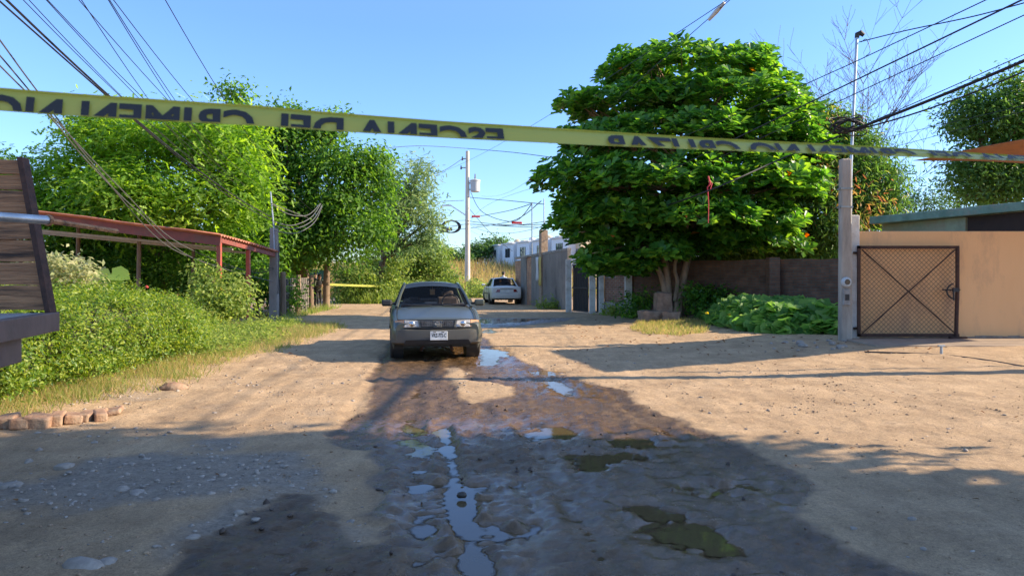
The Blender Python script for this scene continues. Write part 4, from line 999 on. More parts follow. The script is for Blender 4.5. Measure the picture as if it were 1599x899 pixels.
    o = MB(); o.slab([(-.075, -2.166, .62), (.075, -2.166, .62), (.09, -2.14, .74), (-.09, -2.14, .74)], (0, .02, 0)); o.build('grille_centre', bump_m, gr, bevel=.006)
    o = MB(); o.tube([(.04 * math.cos(q), -2.172, .682 + .033 * math.sin(q)) for q in [2 * math.pi * i / 18 for i in range(19)]], .007, 5, cap=False); o.box((0, -2.174, .682), (.10, .010, .016)); o.build('emblem', M['chrome'], gr)
    o = MB(); o.box((.02, -2.205, .475), (.305, .012, .155)); pl = o.build('number_plate', M['plate'], t, bevel=.004)
    if plate_text:
        me = text_mesh(plate_text, .082, .0022); xs_ = [v.co.x for v in me.vertices]; cx = (max(xs_) + min(xs_)) / 2; kx = .255 / (max(xs_) - min(xs_))
        for v in me.vertices: v.co = Vector((.02 + (v.co.x - cx) * kx, -2.2125, .452 + v.co.y * 1.1))
        me.materials.append(M['ink']); link('lettering', me, pl)
        o = MB()
        for xx in (-.055, .09): o.box((xx, -2.2125, .54), (.05, .002, .012))
        o.build('plate_mark', M['ink'], pl)
    o = MB()
    for s in (-1, 1): o.tube([(s * .25, -2.0, .26), (s * .28, -1.9, .20)], .03, 6)
    o.build('tow_hook', M['rust'], t)
    # rear
    rb_ = shell('rear_bumper', 2.11, 1, .30, .60, bump_m)
    for s in (-1, 1):
        o = MB(); o.slab([(s * .36, 2.11, .66), (s * .74, 2.045, .66), (s * .745, 2.02, .80), (s * .36, 2.10, .80)], (0, .05, 0)); o.build('tail_light', M['redlens'], t, bevel=.008)
    o = MB(); o.box((0, 2.135, .70), (.34, .02, .15)); o.build('rear_plate', M['plate'] , t, bevel=.004)
    o = MB(); o.box((0, 2.14, .825), (.70, .02, .018)); o.build('boot_trim', M['trim'], t)
    o = MB(); o.tube([(.45, 1.7, .26), (.45, 2.2, .26)], .03, 8); o.build('exhaust', M['rust'], t)
    return t
yaw = R(9.2)
cx_, cy_ = -1.31, 12.75                  # front of the car
c0 = Vector((cx_ - math.sin(yaw) * 2.17, cy_ + math.cos(yaw) * 2.17, -.012))
make_car('parked_car', 'dusty grey saloon car facing the viewer on the muddy track', M['paint_grey'], M['bumper_grey'], c0, yaw, 'VRZ-772-C', False)
yw = R(180 + 8.5); cr = Vector((-.27, 37.6, 0)); d_ = Vector((-math.sin(R(8.5)), math.cos(R(8.5)), 0))
make_car('parked_car', 'white saloon car seen from behind beside the grey concrete wall', M['paint_white'], M['paint_white'], cr + d_ * 2.15, yw, None, True)

# ------------------------------------------------------------------ stake truck at the left edge
t = thing('stake_truck', 'tail of an old truck with weathered plank side at left edge', 'truck', (-4.2, 5.6, 0))
bz = 1.22
ra_, rb_2 = Vector((-3.73, 5.97, 0)), Vector((-2.38, 1.0, 0)); ax_ = (rb_2 - ra_).normalized(); lf_ = Vector((ax_.y, -ax_.x, 0))
if lf_.x > 0: lf_ = -lf_
def tq(f, s_, z): p = ra_ + ax_ * f + lf_ * s_; return (p.x, p.y, z)
o = MB(); o.slab([tq(0, 0, bz - .155), tq(0, 0, bz), tq(5.1, 0, bz), tq(5.1, 0, bz - .155)], lf_ * .08); o.build('side_beam', M['truck'], t, world=True, bevel=.008)
o = MB(); o.slab([tq(.62, .06, bz - .34), tq(.62, .06, bz - .158), tq(5.1, .06, bz - .158), tq(5.1, .06, bz - .34)], lf_ * .12); o.build('lower_beam', M['truck'], t, world=True, bevel=.01)
o = MB(); o.slab([tq(.02, .083, bz - .04), tq(5.1, .083, bz - .04), tq(5.1, 2.3, bz - .04), tq(.02, 2.3, bz - .04)], (0, 0, .035)); o.build('bed_floor', M['bedplank'], t, world=True)
ya = 5.86; e0 = P(77, 486, ya); e1 = P(34, 248, ya)
cuts = [1.235, 1.44, 1.63, 1.81, 2.00, 2.21, 2.34, 2.46]
for k in range(len(cuts) - 1):
    za, zb_ = cuts[k] + .0035, cuts[k + 1] - .0035
    xa = e0.x + (e1.x - e0.x) * (za - e0.z) / (e1.z - e0.z); xb = e0.x + (e1.x - e0.x) * (zb_ - e0.z) / (e1.z - e0.z)
    o = MB(); nn = 14; lo_ = []; hi_ = []
    for j in range(nn + 1):
        hi_.append((xb - .03 - 3.0 * j / nn, ya + .006 * (k % 3), zb_ + .005 * math.sin(j * 2.1 + k * 3))); lo_.append((xa - .03 - 3.0 * j / nn, ya + .006 * (k % 3), za + .005 * math.sin(j * 1.7 + k * 5)))
    o.slab(lo_ + hi_[::-1], (0, .03, 0)); o.build('side_plank', M['plank'], t, world=True, bevel=.004)
o = MB(); o.slab([(e0.x - .02, ya - .03, bz), (e0.x + .025, ya - .03, bz), (e1.x + .02, ya - .03, 2.475), (e1.x - .025, ya - .03, 2.475)], (0, .09, 0)); o.build('end_stake', M['rust'], t, world=True, bevel=.004)
a_, b_ = P(76, 344, 4.9), P(-20, 337, 4.5)
o = MB(); o.tube([a_, b_, b_ + (b_ - a_) * 3], .030, 14); pp = o.build('steel_pipe', M['steel'], t, world=True, smooth=True)
o = MB(); o.tube([a_ + (b_ - a_) * .03, a_ - (b_ - a_) * .02], .038, 12); o.tube([a_ + Vector((-.02, .03, 0)), a_ + Vector((-.03, .9, -.02))], .02, 6); o.build('pipe_clamp', M['plank'], t, world=True, smooth=True)
o = MB(); o.slab([tq(.5, .7, .72), tq(5.1, .7, .72), tq(5.1, .85, .72), tq(.5, .85, .72)], (0, 0, .2)); o.slab([tq(.5, 1.5, .72), tq(5.1, 1.5, .72), tq(5.1, 1.65, .72), tq(.5, 1.65, .72)], (0, 0, .2)); o.build('chassis', M['black'], t, world=True)
for s_ in (.30, 1.9):
    o = MB(); o.lathe([(.25, -.12), (.42, -.13), (.46, -.08), (.46, .08), (.42, .13), (.25, .12)], (0, 0, 0), 28, 'X'); wl = o.build('wheel', M['rubber'], t, smooth=True)
    p = Vector(tq(2.6, s_, .46)); wl.location = p - Vector(t.location); wl.rotation_euler = (0, 0, math.atan2(ax_.y, ax_.x) + math.pi / 2)
    o = MB(); o.lathe([(.24, -.05), (.2, .05), (.06, .02), (0, .02)], (0, 0, 0), 20, 'X'); o.build('rim', M['rim'], wl, smooth=True)

# ------------------------------------------------------------------ people
def person(label, loc, rz, sc, pose, shirt, trousers, vest=None, cap=None, group=None):
    t = thing('person', label, 'person', loc, rz, group)
    J = dict(pelvis=(0, 0, .95), waist=(0, .0, 1.10), chest=(0, .0, 1.32), neck=(0, .0, 1.48), chin=(0, -.02, 1.56), head=(0, -.025, 1.66), crown=(0, -.015, 1.73))
    for s, n_ in ((-1, 'l'), (1, 'r')):
        J['sh' + n_] = (s * .19, 0, 1.43); J['el' + n_] = (s * .25, .02, 1.14); J['wr' + n_] = (s * .24, -.10, .90); J['pa' + n_] = (s * .235, -.14, .83)
        J['hip' + n_] = (s * .10, 0, .90); J['kn' + n_] = (s * .12, -.02, .50); J['an' + n_] = (s * .13, .02, .09); J['toe' + n_] = (s * .15, -.16, .03)
    J.update(pose)
    rad = dict(pelvis=.14, waist=.13, chest=.155, neck=.06, chin=.075, head=.10, crown=.07)
    for n_ in 'lr': rad.update({'sh' + n_: .075, 'el' + n_: .048, 'wr' + n_: .033, 'pa' + n_: .035, 'hip' + n_: .10, 'kn' + n_: .065, 'an' + n_: .045, 'toe' + n_: .04})
    E = [('pelvis', 'waist'), ('waist', 'chest'), ('chest', 'neck'), ('neck', 'chin'), ('chin', 'head'), ('head', 'crown')]
    for n_ in 'lr': E += [('chest', 'sh' + n_), ('sh' + n_, 'el' + n_), ('el' + n_, 'wr' + n_), ('wr' + n_, 'pa' + n_), ('pelvis', 'hip' + n_), ('hip' + n_, 'kn' + n_), ('kn' + n_, 'an' + n_), ('an' + n_, 'toe' + n_)]
    for n_ in 'lr':
        p = Vector(J['pa' + n_]); w_ = Vector(J['wr' + n_]); d = (p - w_).normalized(); sd_ = d.cross(Vector((0, 1, .2))).normalized()
        for k in range(4):
            b0_ = p + sd_ * (.011 * (2 * k - 3)) + d * .03; L = (.036, .042, .045, .036)[k]
            J[f'f{k}a{n_}'] = tuple(b0_); J[f'f{k}b{n_}'] = tuple(b0_ + d * L + Vector((0, -.01, 0))); J[f'f{k}c{n_}'] = tuple(b0_ + d * L * 1.6 + Vector((0, -.03, 0)))
            rad.update({f'f{k}a{n_}': .010, f'f{k}b{n_}': .009, f'f{k}c{n_}': .007})
            E += [('pa' + n_, f'f{k}a{n_}'), (f'f{k}a{n_}', f'f{k}b{n_}'), (f'f{k}b{n_}', f'f{k}c{n_}')]
        J['th' + n_] = tuple(w_.lerp(p, .5) - sd_ * .05 + Vector((0, -.03, 0))); J['tt' + n_] = tuple(Vector(J['th' + n_]) + d * .035 + Vector((0, -.01, 0))); rad['th' + n_] = .011; rad['tt' + n_] = .009
        E += [('wr' + n_, 'th' + n_), ('th' + n_, 'tt' + n_)]
    names = list(J); ix = {n_: i for i, n_ in enumerate(names)}
    me = bpy.data.meshes.new('body'); me.from_pydata([J[n_] for n_ in names], [(ix[a], ix[b]) for a, b in E], [])
    tmp = bpy.data.objects.new('tmp', me); C.objects.link(tmp)
    md = tmp.modifiers.new('s', 'SKIN'); md.use_smooth_shade = True
    for n_ in names:
        sv = me.skin_vertices[0].data[ix[n_]]; sv.radius = (rad[n_], rad[n_] * (.72 if n_ in ('chest', 'waist', 'pelvis') else 1)); sv.use_root = n_ == 'pelvis'
    s2 = tmp.modifiers.new('d', 'SUBSURF'); s2.levels = 1; s2.render_levels = 1
    bpy.context.view_layer.update()
    bm_ = bpy.data.meshes.new_from_object(tmp.evaluated_get(bpy.context.evaluated_depsgraph_get())); bpy.data.objects.remove(tmp)
    bm_.materials.clear()
    for m_ in (M['skin'], shirt, trousers, M['black']): bm_.materials.append(m_)
    segs = [(a, b) for a, b in E]
    def near(c):
        best = None
        for a, b in segs:
            pa_, pb__ = Vector(J[a]), Vector(J[b]); d = pb__ - pa_; tt = max(0, min(1, (c - pa_).dot(d) / max(d.length_squared, 1e-9))); q = (c - pa_ - d * tt).length - .5 * (rad[a] + rad[b])
            if best is None or q < best[0]: best = (q, a, b, tt)
        return best
    for f in bm_.polygons:
        _, a, b, tt = near(f.center)
        if a in ('neck', 'chin', 'head') or a.startswith(('wr', 'pa', 'f', 'th')): k = 0
        elif a.startswith(('an',)) or (a.startswith('kn') and tt > .8): k = 3
        elif a.startswith(('kn', 'hip', 'pelvis')) and b != 'waist': k = 2
        else: k = 1
        f.material_index = k
        f.use_smooth = True
    bm_.name = 'body'
    bd = link('body', bm_, t); bd.scale = (sc,) * 3
    hc = Vector(J['head']); fw = (Vector(J['head']) - Vector(J['neck'])).normalized()
    o = MB(); vs = []
    bm = bmesh.new(); bmesh.ops.create_uvsphere(bm, u_segments=14, v_segments=10, radius=1)
    bmesh.ops.delete(bm, geom=[v for v in bm.verts if v.co.z < -.25 - .0 and v.co.y < .3 or v.co.z < .1 and v.co.y < -.35], context='VERTS')
    bm.verts.index_update(); o.add([hc + Vector((v.co.x * .108, .012 + v.co.y * .118, .03 + v.co.z * .112)) for v in bm.verts], [[v.index for v in f.verts] for f in bm.faces]); bm.free()
    hh = o.build('hair' if not cap else 'cap', cap or M['hair'], t, smooth=True); hh.scale = (sc,) * 3
    o = MB()
    for s in (-1, 1): o.lathe([(.012, 0), (.008, -.006), (0, -.008)], (hc.x + s * .035, hc.y - .092, hc.z + .005), 8, 'Y')
    e = o.build('eyes', M['ink'], t); e.scale = (sc,) * 3
    o = MB(); o.slab([(hc.x - .012, hc.y - .085, hc.z - .035), (hc.x + .012, hc.y - .085, hc.z - .035), (hc.x, hc.y - .09, hc.z + .01)], (0, -.025, -.004)); o.box((hc.x, hc.y - .083, hc.z - .06), (.045, .012, .008))
    e = o.build('nose_and_mouth', M['skin'], t); e.scale = (sc,) * 3
    if vest:
        c = Vector(J['chest']); w_ = Vector(J['waist']); o = MB(); dn = (w_ - c)
        for k, (f_, rx, ry) in enumerate(((-.45, .15, .10), (0, .185, .128), (.6, .17, .122), (1.1, .155, .115))): 
            pass
        rings = []
        for f_, rx, ry in ((-.45, .15, .10), (0, .19, .132), (.6, .175, .126), (1.1, .16, .118)):
            q = c + dn * f_; rings += [(q.x + rx * math.cos(a), q.y + ry * math.sin(a), q.z) for a in [2 * math.pi * i / 14 for i in range(14)]]
        o.add(rings, [(j * 14 + i, j * 14 + (i + 1) % 14, (j + 1) * 14 + (i + 1) % 14, (j + 1) * 14 + i) for j in range(3) for i in range(14)])
        e = o.build('vest', vest, t, smooth=True); e.scale = (sc,) * 3
    return t
x_, y_ = G(500, 481)
bend = dict(chest=(0, -.10, 1.29), neck=(0, -.17, 1.43), chin=(0, -.22, 1.49), head=(0, -.25, 1.58), crown=(0, -.25, 1.65), shl=(-.19, -.13, 1.39), shr=(.19, -.13, 1.39), ell=(-.25, -.20, 1.12), elr=(.25, -.20, 1.12), wrl=(-.12, -.38, 1.10), wrr=(.12, -.38, 1.12), pal=(-.06, -.42, 1.12), par=(.06, -.42, 1.14), waist=(0, -.03, 1.09))
person('officer in black trousers and olive vest bending forward beside the wooden post', (x_ + .06, y_ - .6, 0), R(35), .93, bend, M['cloth_green'], M['cloth_black'], M['cloth_black'], M['hair'])
person('person in dark clothes with yellow vest half hidden by the fence end', (P(493, 0, 34.6).x, 34.6, 0), R(-20), .92, {}, M['cloth_black'], M['cloth_black'], M['neon'])
q = P(786, 440, 44); person('dark haired person in white shirt standing beyond the white car', (q.x, 44, 0), R(170), .98, {}, M['cloth_white'], M['cloth_black'])

# ------------------------------------------------------------------ warning tape
def tape_centre(px, py):
    k = (px - 799.5) / F; Y = 1.42 / (1 - .26 * k); return P(px, py, Y)
TC = [tape_centre(*p) for p in ((-500, 118), (-200, 140), (0, 155.5), (100, 163), (200, 169.5), (300, 175.5), (400, 181), (500, 189), (600, 196), (700, 203), (800, 208.5), (900, 214), (1000, 219.5), (1100, 224.5), (1200, 229), (1300, 233), (1400, 237.5), (1500, 242.5), (1599, 247.5), (1700, 252), (1850, 258))]
def dense(pts, n=8):
    out = []
    for i in range(len(pts) - 1):
        p0, p1, p2, p3 = pts[max(i - 1, 0)], pts[i], pts[i + 1], pts[min(i + 2, len(pts) - 1)]
        for k in range(n):
            u = k / n; out.append(.5 * ((2 * p1) + (p2 - p0) * u + (2 * p0 - 5 * p1 + 4 * p2 - p3) * u * u + (-p0 + 3 * p1 - 3 * p2 + p3) * u ** 3))
    return out + [pts[-1]]
TP = dense(TC); TS = [0]
for i in range(1, len(TP)): TS.append(TS[-1] + (TP[i] - TP[i - 1]).length)
def tape_at(s):
    i = max(0, min(len(TS) - 2, int(np.searchsorted(TS, s)) - 1)); f = (s - TS[i]) / (TS[i + 1] - TS[i])
    p = TP[i].lerp(TP[i + 1], f); d = (TP[i + 1] - TP[i]).normalized(); up = Vector((0, 0, 1)); up = (up - d * up.dot(d)).normalized(); nn = d.cross(up).normalized()
    if nn.y > 0: nn = -nn
    return p, d, up, nn
def s_of(px):
    best = min(range(len(TP)), key=lambda i: abs((TP[i].x / TP[i].y) * F + 799.5 - px)); return TS[best]
def tapemat():
    m, n, l, b = nodes('yellow_tape'); b.inputs['Base Color'].default_value = (.46, .47, .10, 1); b.inputs['Roughness'].default_value = .35
    tr = n.new('ShaderNodeBsdfTranslucent'); tr.inputs[0].default_value = (.46, .47, .07, 1); mx = n.new('ShaderNodeMixShader'); mx.inputs[0].default_value = .35
    l.new(b.outputs[0], mx.inputs[1]); l.new(tr.outputs[0], mx.inputs[2]); l.new(mx.outputs[0], n['Material Output'].inputs[0]); return m
M['tape'] = tapemat()
HW = .0198
S0_, S1_ = s_of(0), s_of(1599)
def tilt_up(s_, up, nn):     # the tape turns edge-on towards the right
    f = max(0, min(1.15, (s_ - S0_) / (S1_ - S0_))); a = R(8 + 52 * f); return up * math.cos(a) - nn * math.sin(a)
t = thing('warning_tape', 'yellow crime scene tape stretched across the view close up', 'tape', tuple(TC[10]))
o = MB(); vs = []; prof = [(-1, .0), (-.97, -.003), (-.3, 0.001), (.4, .001), (.85, -.002), (1, .0035)]
N_ = 260
for i in range(N_ + 1):
    s_ = TS[-1] * i / N_; p, d, up, nn = tape_at(s_)
    for v, off in prof: vs.append(p + tilt_up(s_, up, nn) * v * HW + nn * (off + .0012 * math.sin(s_ * 9 + v * 2)))
k_ = len(prof); o.add(vs, [(i * k_ + j, i * k_ + j + 1, (i + 1) * k_ + j + 1, (i + 1) * k_ + j) for i in range(N_) for j in range(k_ - 1)])
rb = o.build('ribbon', M['tape'], t, smooth=True, world=True)
word = 'ESCENA DEL CRIMEN NO CRUZAR'
me = text_mesh(word, 1.0, .034); sub = text_mesh('ESCENA DEL CRIMEN', 1.0, .034)
xw = max(v.co.x for v in sub.vertices); capz = max(v.co.y for v in sub.vertices); bpy.data.meshes.remove(sub)
sE, sC = s_of(789), s_of(352); kx = None
sub2 = text_mesh('ESCENA DEL C', 1.0, .022); xc = max(v.co.x for v in sub2.vertices); bpy.data.meshes.remove(sub2)
kx = (sE - sC + .0) / xc
totw = max(v.co.x for v in me.vertices) * kx
bm = bmesh.new(); bm.from_mesh(me); half = capz * .47
bmesh.ops.bisect_plane(bm, geom=bm.verts[:] + bm.edges[:] + bm.faces[:], plane_co=(0, half, 0), plane_no=(0, 1, 0), clear_inner=True)
bm.to_mesh(me); bm.free()
ky = (HW * 1.98 - .0125) / (capz - half)
VV = [v.co.copy() for v in me.vertices]; polys = [tuple(p.vertices) for p in me.polygons]
for start in (sE, s_of(941) + totw, s_of(941) + 2 * totw + .05, sE - totw - .07):
    o = MB(); vs = []
    for v in VV:
        s_ = start - v.x * kx
        p, d, up, nn = tape_at(max(0.001, min(TS[-1] - .001, s_))); tu = tilt_up(s_, up, nn); vs.append(p + tu * (-HW * .99 + (v.y - half) * ky) + d.cross(tu).normalized() * (.0052 if d.cross(tu).y < 0 else -.0052))
    sc_ = [start - v.x * kx for v in VV]
    fs = [f for f in polys if all(0.01 < sc_[i] < TS[-1] - .01 for i in f)]
    if fs: o.add(vs, fs); o.build('lettering', M['ink'], rb, world=False, normals=False).location = -Vector(t.location)
# the far tape at the bend
a_ = P(516, 444, wy); pts = [Vector((wx + .05, wy, a_.z)), P(620, 447, 42), P(728, 446, 67.6)]
def ribbon(nm, lab, pts, h):
    o = MB(); vs = []; dp = dense(pts, 10)
    for p in dp: vs += [p + Vector((0, 0, h / 2)), p - Vector((0, 0, h / 2))]
    o.add(vs, [(2 * i, 2 * i + 1, 2 * i + 3, 2 * i + 2) for i in range(len(dp) - 1)]); e = o.build(nm, M['tape']); e.modifiers.new('t', 'SOLIDIFY').thickness = .002; return tag(e, lab, 'tape')
ribbon('warning_tape', 'thin yellow tape strung from the wooden post across the far bend', pts, .10)
ribbon('warning_tape', 'yellow tape strung between the far street pole and brick wall end', [P(733, 446, 67.5), P(765, 443, 55), P(806, 437, 40)], .12)

# ------------------------------------------------------------------ cables
def cable(pxs, Ya, Yb, r, lab, ext=0.0, m='cable', name='overhead_cable', group='overhead cables', extb=0.0):
    D = [0]
    for a, b in zip(pxs, pxs[1:]): D.append(D[-1] + math.hypot(b[0] - a[0], b[1] - a[1]))
    pts = [P(x, y, 1 / (1 / Ya + (1 / Yb - 1 / Ya) * d / D[-1])) for (x, y), d in zip(pxs, D)]
    T = [0]
    for a, b in zip(pts, pts[1:]): T.append(T[-1] + (b - a).length)
    def ev(u):
        if len(pts) == 2: return pts[0].lerp(pts[1], u / T[1])
        if u < 0: d = (ev(T[-1] * .02) - pts[0]) / (T[-1] * .02); return pts[0] + d * u
        r_ = Vector()
        for i in range(len(pts)):
            L = 1.0
            for j in range(len(pts)):
                if j != i: L *= (u - T[j]) / (T[i] - T[j])
            r_ += pts[i] * L
        return r_
    n_ = 22; us = [T[-1] * i / n_ for i in range(n_ + 1)]
    if ext: us = [-ext * (1 - i / 4) for i in range(4)] + us
    P_ = [ev(u) for u in us]
    if extb: P_.append(P_[-1] + (P_[-1] - P_[-2]).normalized() * extb)
    o = MB(); o.tube(P_, r, 5, cap=False); e = o.build(name, M[m], smooth=True, normals=False); return tag(e, lab, 'cable', group)
def loose(pts, r, lab, m='cable_grey'):
    o = MB(); o.tube(dense([Vector(p) for p in pts], 8), r, 5, cap=False); e = o.build('overhead_cable', M[m], smooth=True, normals=False); return tag(e, lab, 'cable', 'overhead cables')
LF = 'thin cable in the fan of cables crossing the upper left sky'
cable([(-3, 0), (162, 146), (328, 285), (422, 343)], 9, 24, .013, 'thick black cable, lower of the pair slanting from top left corner', 8)
cable([(10, 0), (166, 146), (334, 284), (424, 339)], 9, 24, .017, 'thickest black cable, upper of the pair slanting from top left corner', 8)
for a, b in (((36, 0), (185, 148)), ((45, 0), (187, 148)), ((72, 0), (213, 150)), ((74, 0), (221, 151)), ((123, 0), (258, 152)), ((127, 0), (228, 150)), ((169, 0), (264, 152)), ((171, 0), (270, 152)), ((177, 0), (298, 154)), ((258, 0), (352, 158))):
    dx, dy = b[0] - a[0], b[1] - a[1]
    cable([a, b, (a[0] + dx * 2.35 + 12, a[1] + dy * 2.1)], 9.5, 30, .0065, LF, 8, 'cable')
for p in ([(0, 63), (55, 138), (150, 262), (268, 388), (378, 421), (427, 418)], [(0, 87), (80, 180), (190, 296), (280, 380), (390, 424), (427, 420)], [(0, 103), (78, 182), (140, 256), (215, 330), (300, 402), (427, 440)]):
    Ya_, Yb_ = 10, 23.6; pts = []; D = [0]
    for a, b in zip(p, p[1:]): D.append(D[-1] + math.hypot(b[0] - a[0], b[1] - a[1]))
    pts = [P(x, y, 1 / (1 / Ya_ + (1 / Yb_ - 1 / Ya_) * min(1, d / D[-1] * 1.12))) for (x, y), d in zip(p, D)]
    pts = [pts[0] - (pts[1] - pts[0]) * 1.5] + pts
    loose(pts, .012, 'slack grey cable drooping past the red shed roof to the concrete post')
for p in ([(425, 345), (455, 352), (485, 340), (501, 318)], [(425, 352), (460, 357), (488, 344), (503, 320)], [(428, 360), (462, 364), (490, 348), (503, 322)], [(424, 318), (450, 334), (480, 336), (500, 318)]):
    loose([P(x, y, 24 + i * 1.4) for i, (x, y) in enumerate(p)], .016, 'grey cable looping from the concrete post conduit into the trees')
loose([P(424, 318, 24), P(480, 340, 30), P(545, 366, 40), P(640, 372, 55), P(722, 350, 67.8)], .018, 'grey cable hanging from the concrete post to the far street pole')
RS = 'black cable slanting from the upper right corner through the almond tree'
cable([(1540, 0), (1240, 140), (1080, 208), (735, 345)], 9, 67.8, .008, RS, 8)
cable([(1596, 0), (1240, 172), (1090, 245), (735, 352)], 9, 67.8, .013, 'thicker ' + RS, 8)
cable([(1599, 24), (1230, 196), (1090, 262), (735, 360)], 9, 67.8, .008, 'lowest ' + RS, 8)
cable([(1136, 0), (880, 166), (680, 272)], 14, 68, .008, 'upper of two wires crossing the sky above the almond tree', 10, extb=10)
cable([(1140, 0), (1058, 72), (868, 246), (752, 306)], 14, 67.8, .008, 'wire with a porcelain insulator crossing the sky above the almond tree', 10)
q = P(1119, 18, 14.6); o = MB(); o.tube([q + Vector((.10, -.2, .10)), q, q - Vector((.10, -.2, .10))], [.035, .05, .035], 10); tag(o.build('insulator', M['transformer'], smooth=True), 'porcelain strain insulator on the wire at top of frame', 'insulator')
loose([P(1342, 66, 15.9), P(1415, 48, 14.6), P(1520, 26, 13), P(1610, 2, 11.8)], .012, 'twisted black service cable leaving the mast top to the right', 'cable')
loose([P(1345, 66, 15.9), P(1353, 62, 15.7), P(1359, 80, 15.6), P(1352, 88, 15.6)], .008, 'short wire tail looping below the mast head', 'cable')
B_ = Vector((10.3, 11.15, 5.9))
for k, (r_, dz, sg) in enumerate(((.034, 0, .10), (.02, .05, .13), (.018, -.05, .34), (.01, .10, .02))):
    a_ = P(1325, 206, 15.75); b_ = B_ + Vector((0, 0, dz)); pts = [a_.lerp(b_, u) - Vector((0, 0, sg * 4 * u * (1 - u) * .7)) for u in (0, .2, .4, .6, .8, 1)]
    loose(pts, r_, 'heavy black cable bundle running right from the coil on concrete pole', 'cable')
loose([B_ + Vector((0, 0, .1)), Vector((9.8, 4, 5.75)), Vector((9.5, -4, 5.6)), Vector((9.2, -14, 5.8))], .05, 'cable bundle running past the right edge towards the viewer', 'cable')
for p in ([(1386, 214), (1475, 194), (1620, 160)], [(1386, 232), (1478, 208), (1620, 168)]): loose([P(x, y, Y_) for (x, y), Y_ in zip(p, (24, 20, 16))], .008, 'thin wire in the sky right of the concrete pole', 'cable')
loose([P(1312, 212, 15.8), P(1225, 246, 19), P(1100, 300, 23.5 - 4.6), P(1000, 330, 25), P(860, 355, 40), P(738, 350, 67.7)], .022, 'dark cable sagging from the coil on concrete pole past the almond tree', 'cable')
MID = 'thin wire strung from the transformer pole'
for p, ya_, yb_ in (([(730, 345), (785, 351), (850, 350), (905, 338)], 67.8, 42), ([(730, 350), (800, 352), (870, 343), (930, 335)], 67.8, 40), ([(730, 308), (790, 313), (850, 319)], 67.8, 42), ([(735, 300), (752, 330), (800, 346), (831, 318)], 67.8, 38), ([(735, 340), (790, 330), (831, 318)], 67.8, 38), ([(735, 356), (800, 345), (845, 314)], 67.8, 37), ([(730, 232), (800, 238), (870, 247)], 67.8, 50), ([(730, 232), (650, 228), (560, 236)], 67.8, 60), ([(724, 313), (680, 316), (620, 330)], 67.8, 60), ([(727, 350), (685, 356), (640, 362), (560, 372)], 67.8, 45), ([(727, 357), (690, 360), (650, 364), (580, 378)], 67.8, 45), ([(727, 344), (660, 346), (590, 342)], 67.8, 60), ([(732, 325), (770, 368), (800, 392)], 67.8, 90), ([(722, 248), (690, 268), (640, 283)], 67.8, 60)):
    loose([P(x, y, ya_ + (yb_ - ya_) * i / (len(p) - 1)) for i, (x, y) in enumerate(p)], .025, MID, 'cable')
for px, py, Y_ in ((743, 338, 60), (807, 348, 48)):
    q = P(px, py, Y_); o = MB(); o.box(q, (.7, .12, .16), rot=R(10)); tag(o.build('red_tag', M['redtape'], bevel=.03), 'small red marker on the wires ' + ('next to the transformer pole' if px < 780 else 'halfway to the almond tree'), 'marker')
q = P(1106, 275, 19.3); o = MB(); o.tube([q, q + Vector((.05, 0, -.22)), q + Vector((-.02, 0, -.30)), q + Vector((.01, 0, -.75)), q + Vector((.0, 0, -1.25))], [.02, .03, .02, .012, .012], 6); o.tube([q + Vector((.02, 0, -.1)), q + Vector((.10, 0, -.2)), q + Vector((.05, 0, -.35))], .015, 5); tag(o.build('red_ribbon', M['redtape'], smooth=True), 'red ribbon dangling from a cable before the almond tree', 'ribbon')

# hose across the concrete apron
o = MB(); hp = [(*G(x, y, .10), 0) for x, y in ((1350, 549), (1420, 551), (1470, 553), (1540, 560), (1599, 568), (1660, 574))]
o.tube(dense([Vector((x, y, gz(x, y) + .01 + (.05 if y > 13.9 else 0.0))) for x, y, _ in hp], 6), .018, 6); t = thing('water_hose', 'dark hose lying across the dirt before the tan wall', 'hose', (8, 14, 0)); o.build('hose_pipe', M['black'], t, smooth=True, world=True)
x, y = G(1470, 553, .1); o = MB(); o.tube([(x, y, gz(x, y)), (x, y, gz(x, y) + .17)], .025, 6); o.tube([(x - .06, y, gz(x, y) + .17), (x + .06, y, gz(x, y) + .17)], .02, 6); o.build('tap', M['steel'], t, world=True)

# ------------------------------------------------------------------ bricks, boulders, stones, gravel
BR = [(-2, 660, .3, 1.0), (19, 660, .27, .9), (48, 658, .36, 1.1), (78, 652, .2, 1.0), (103, 649, .27, .8), (124, 646, .25, .8), (146, 645, .2, .8), (140, 640, .3, .5), (165, 636, .34, .45)]
for k, (px, py, wd_, hh) in enumerate(BR):
    x, y = G(px, py, .1); o = MB(); o.box((0, 0, .055 * hh), (wd_ * .60, .28, .115 * hh), rot=Matrix.Rotation(rnd.uniform(-.1, .1), 3, 'X') @ Matrix.Rotation(rnd.uniform(-.2, .2), 3, 'Y'))
    e = o.build('brick', M['brick_loose'], bevel=.018); e.location = (x, y + .12, gz(x, y) + .01); e.rotation_euler = (0, 0, rnd.uniform(-.15, .35) + .25)
    tag(e, 'worn brick in the low row edging the grass at left', 'brick', 'bricks edging the verge')
for k, (px, py, lab) in enumerate(((272, 608, 'flat tan slab of stone lying in the verge grass'), (262, 565, 'small pale stone at the foot of the hedge'))):
    x, y = G(px, py); o = MB(); o.rock((0, 0, .03), (.20 if k == 0 else .12, .13, .07), seed=k + 3); e = o.build('stone', M['brick_loose'], smooth=True); e.location = (x, y, gz(x, y)); tag(e, lab, 'stone')
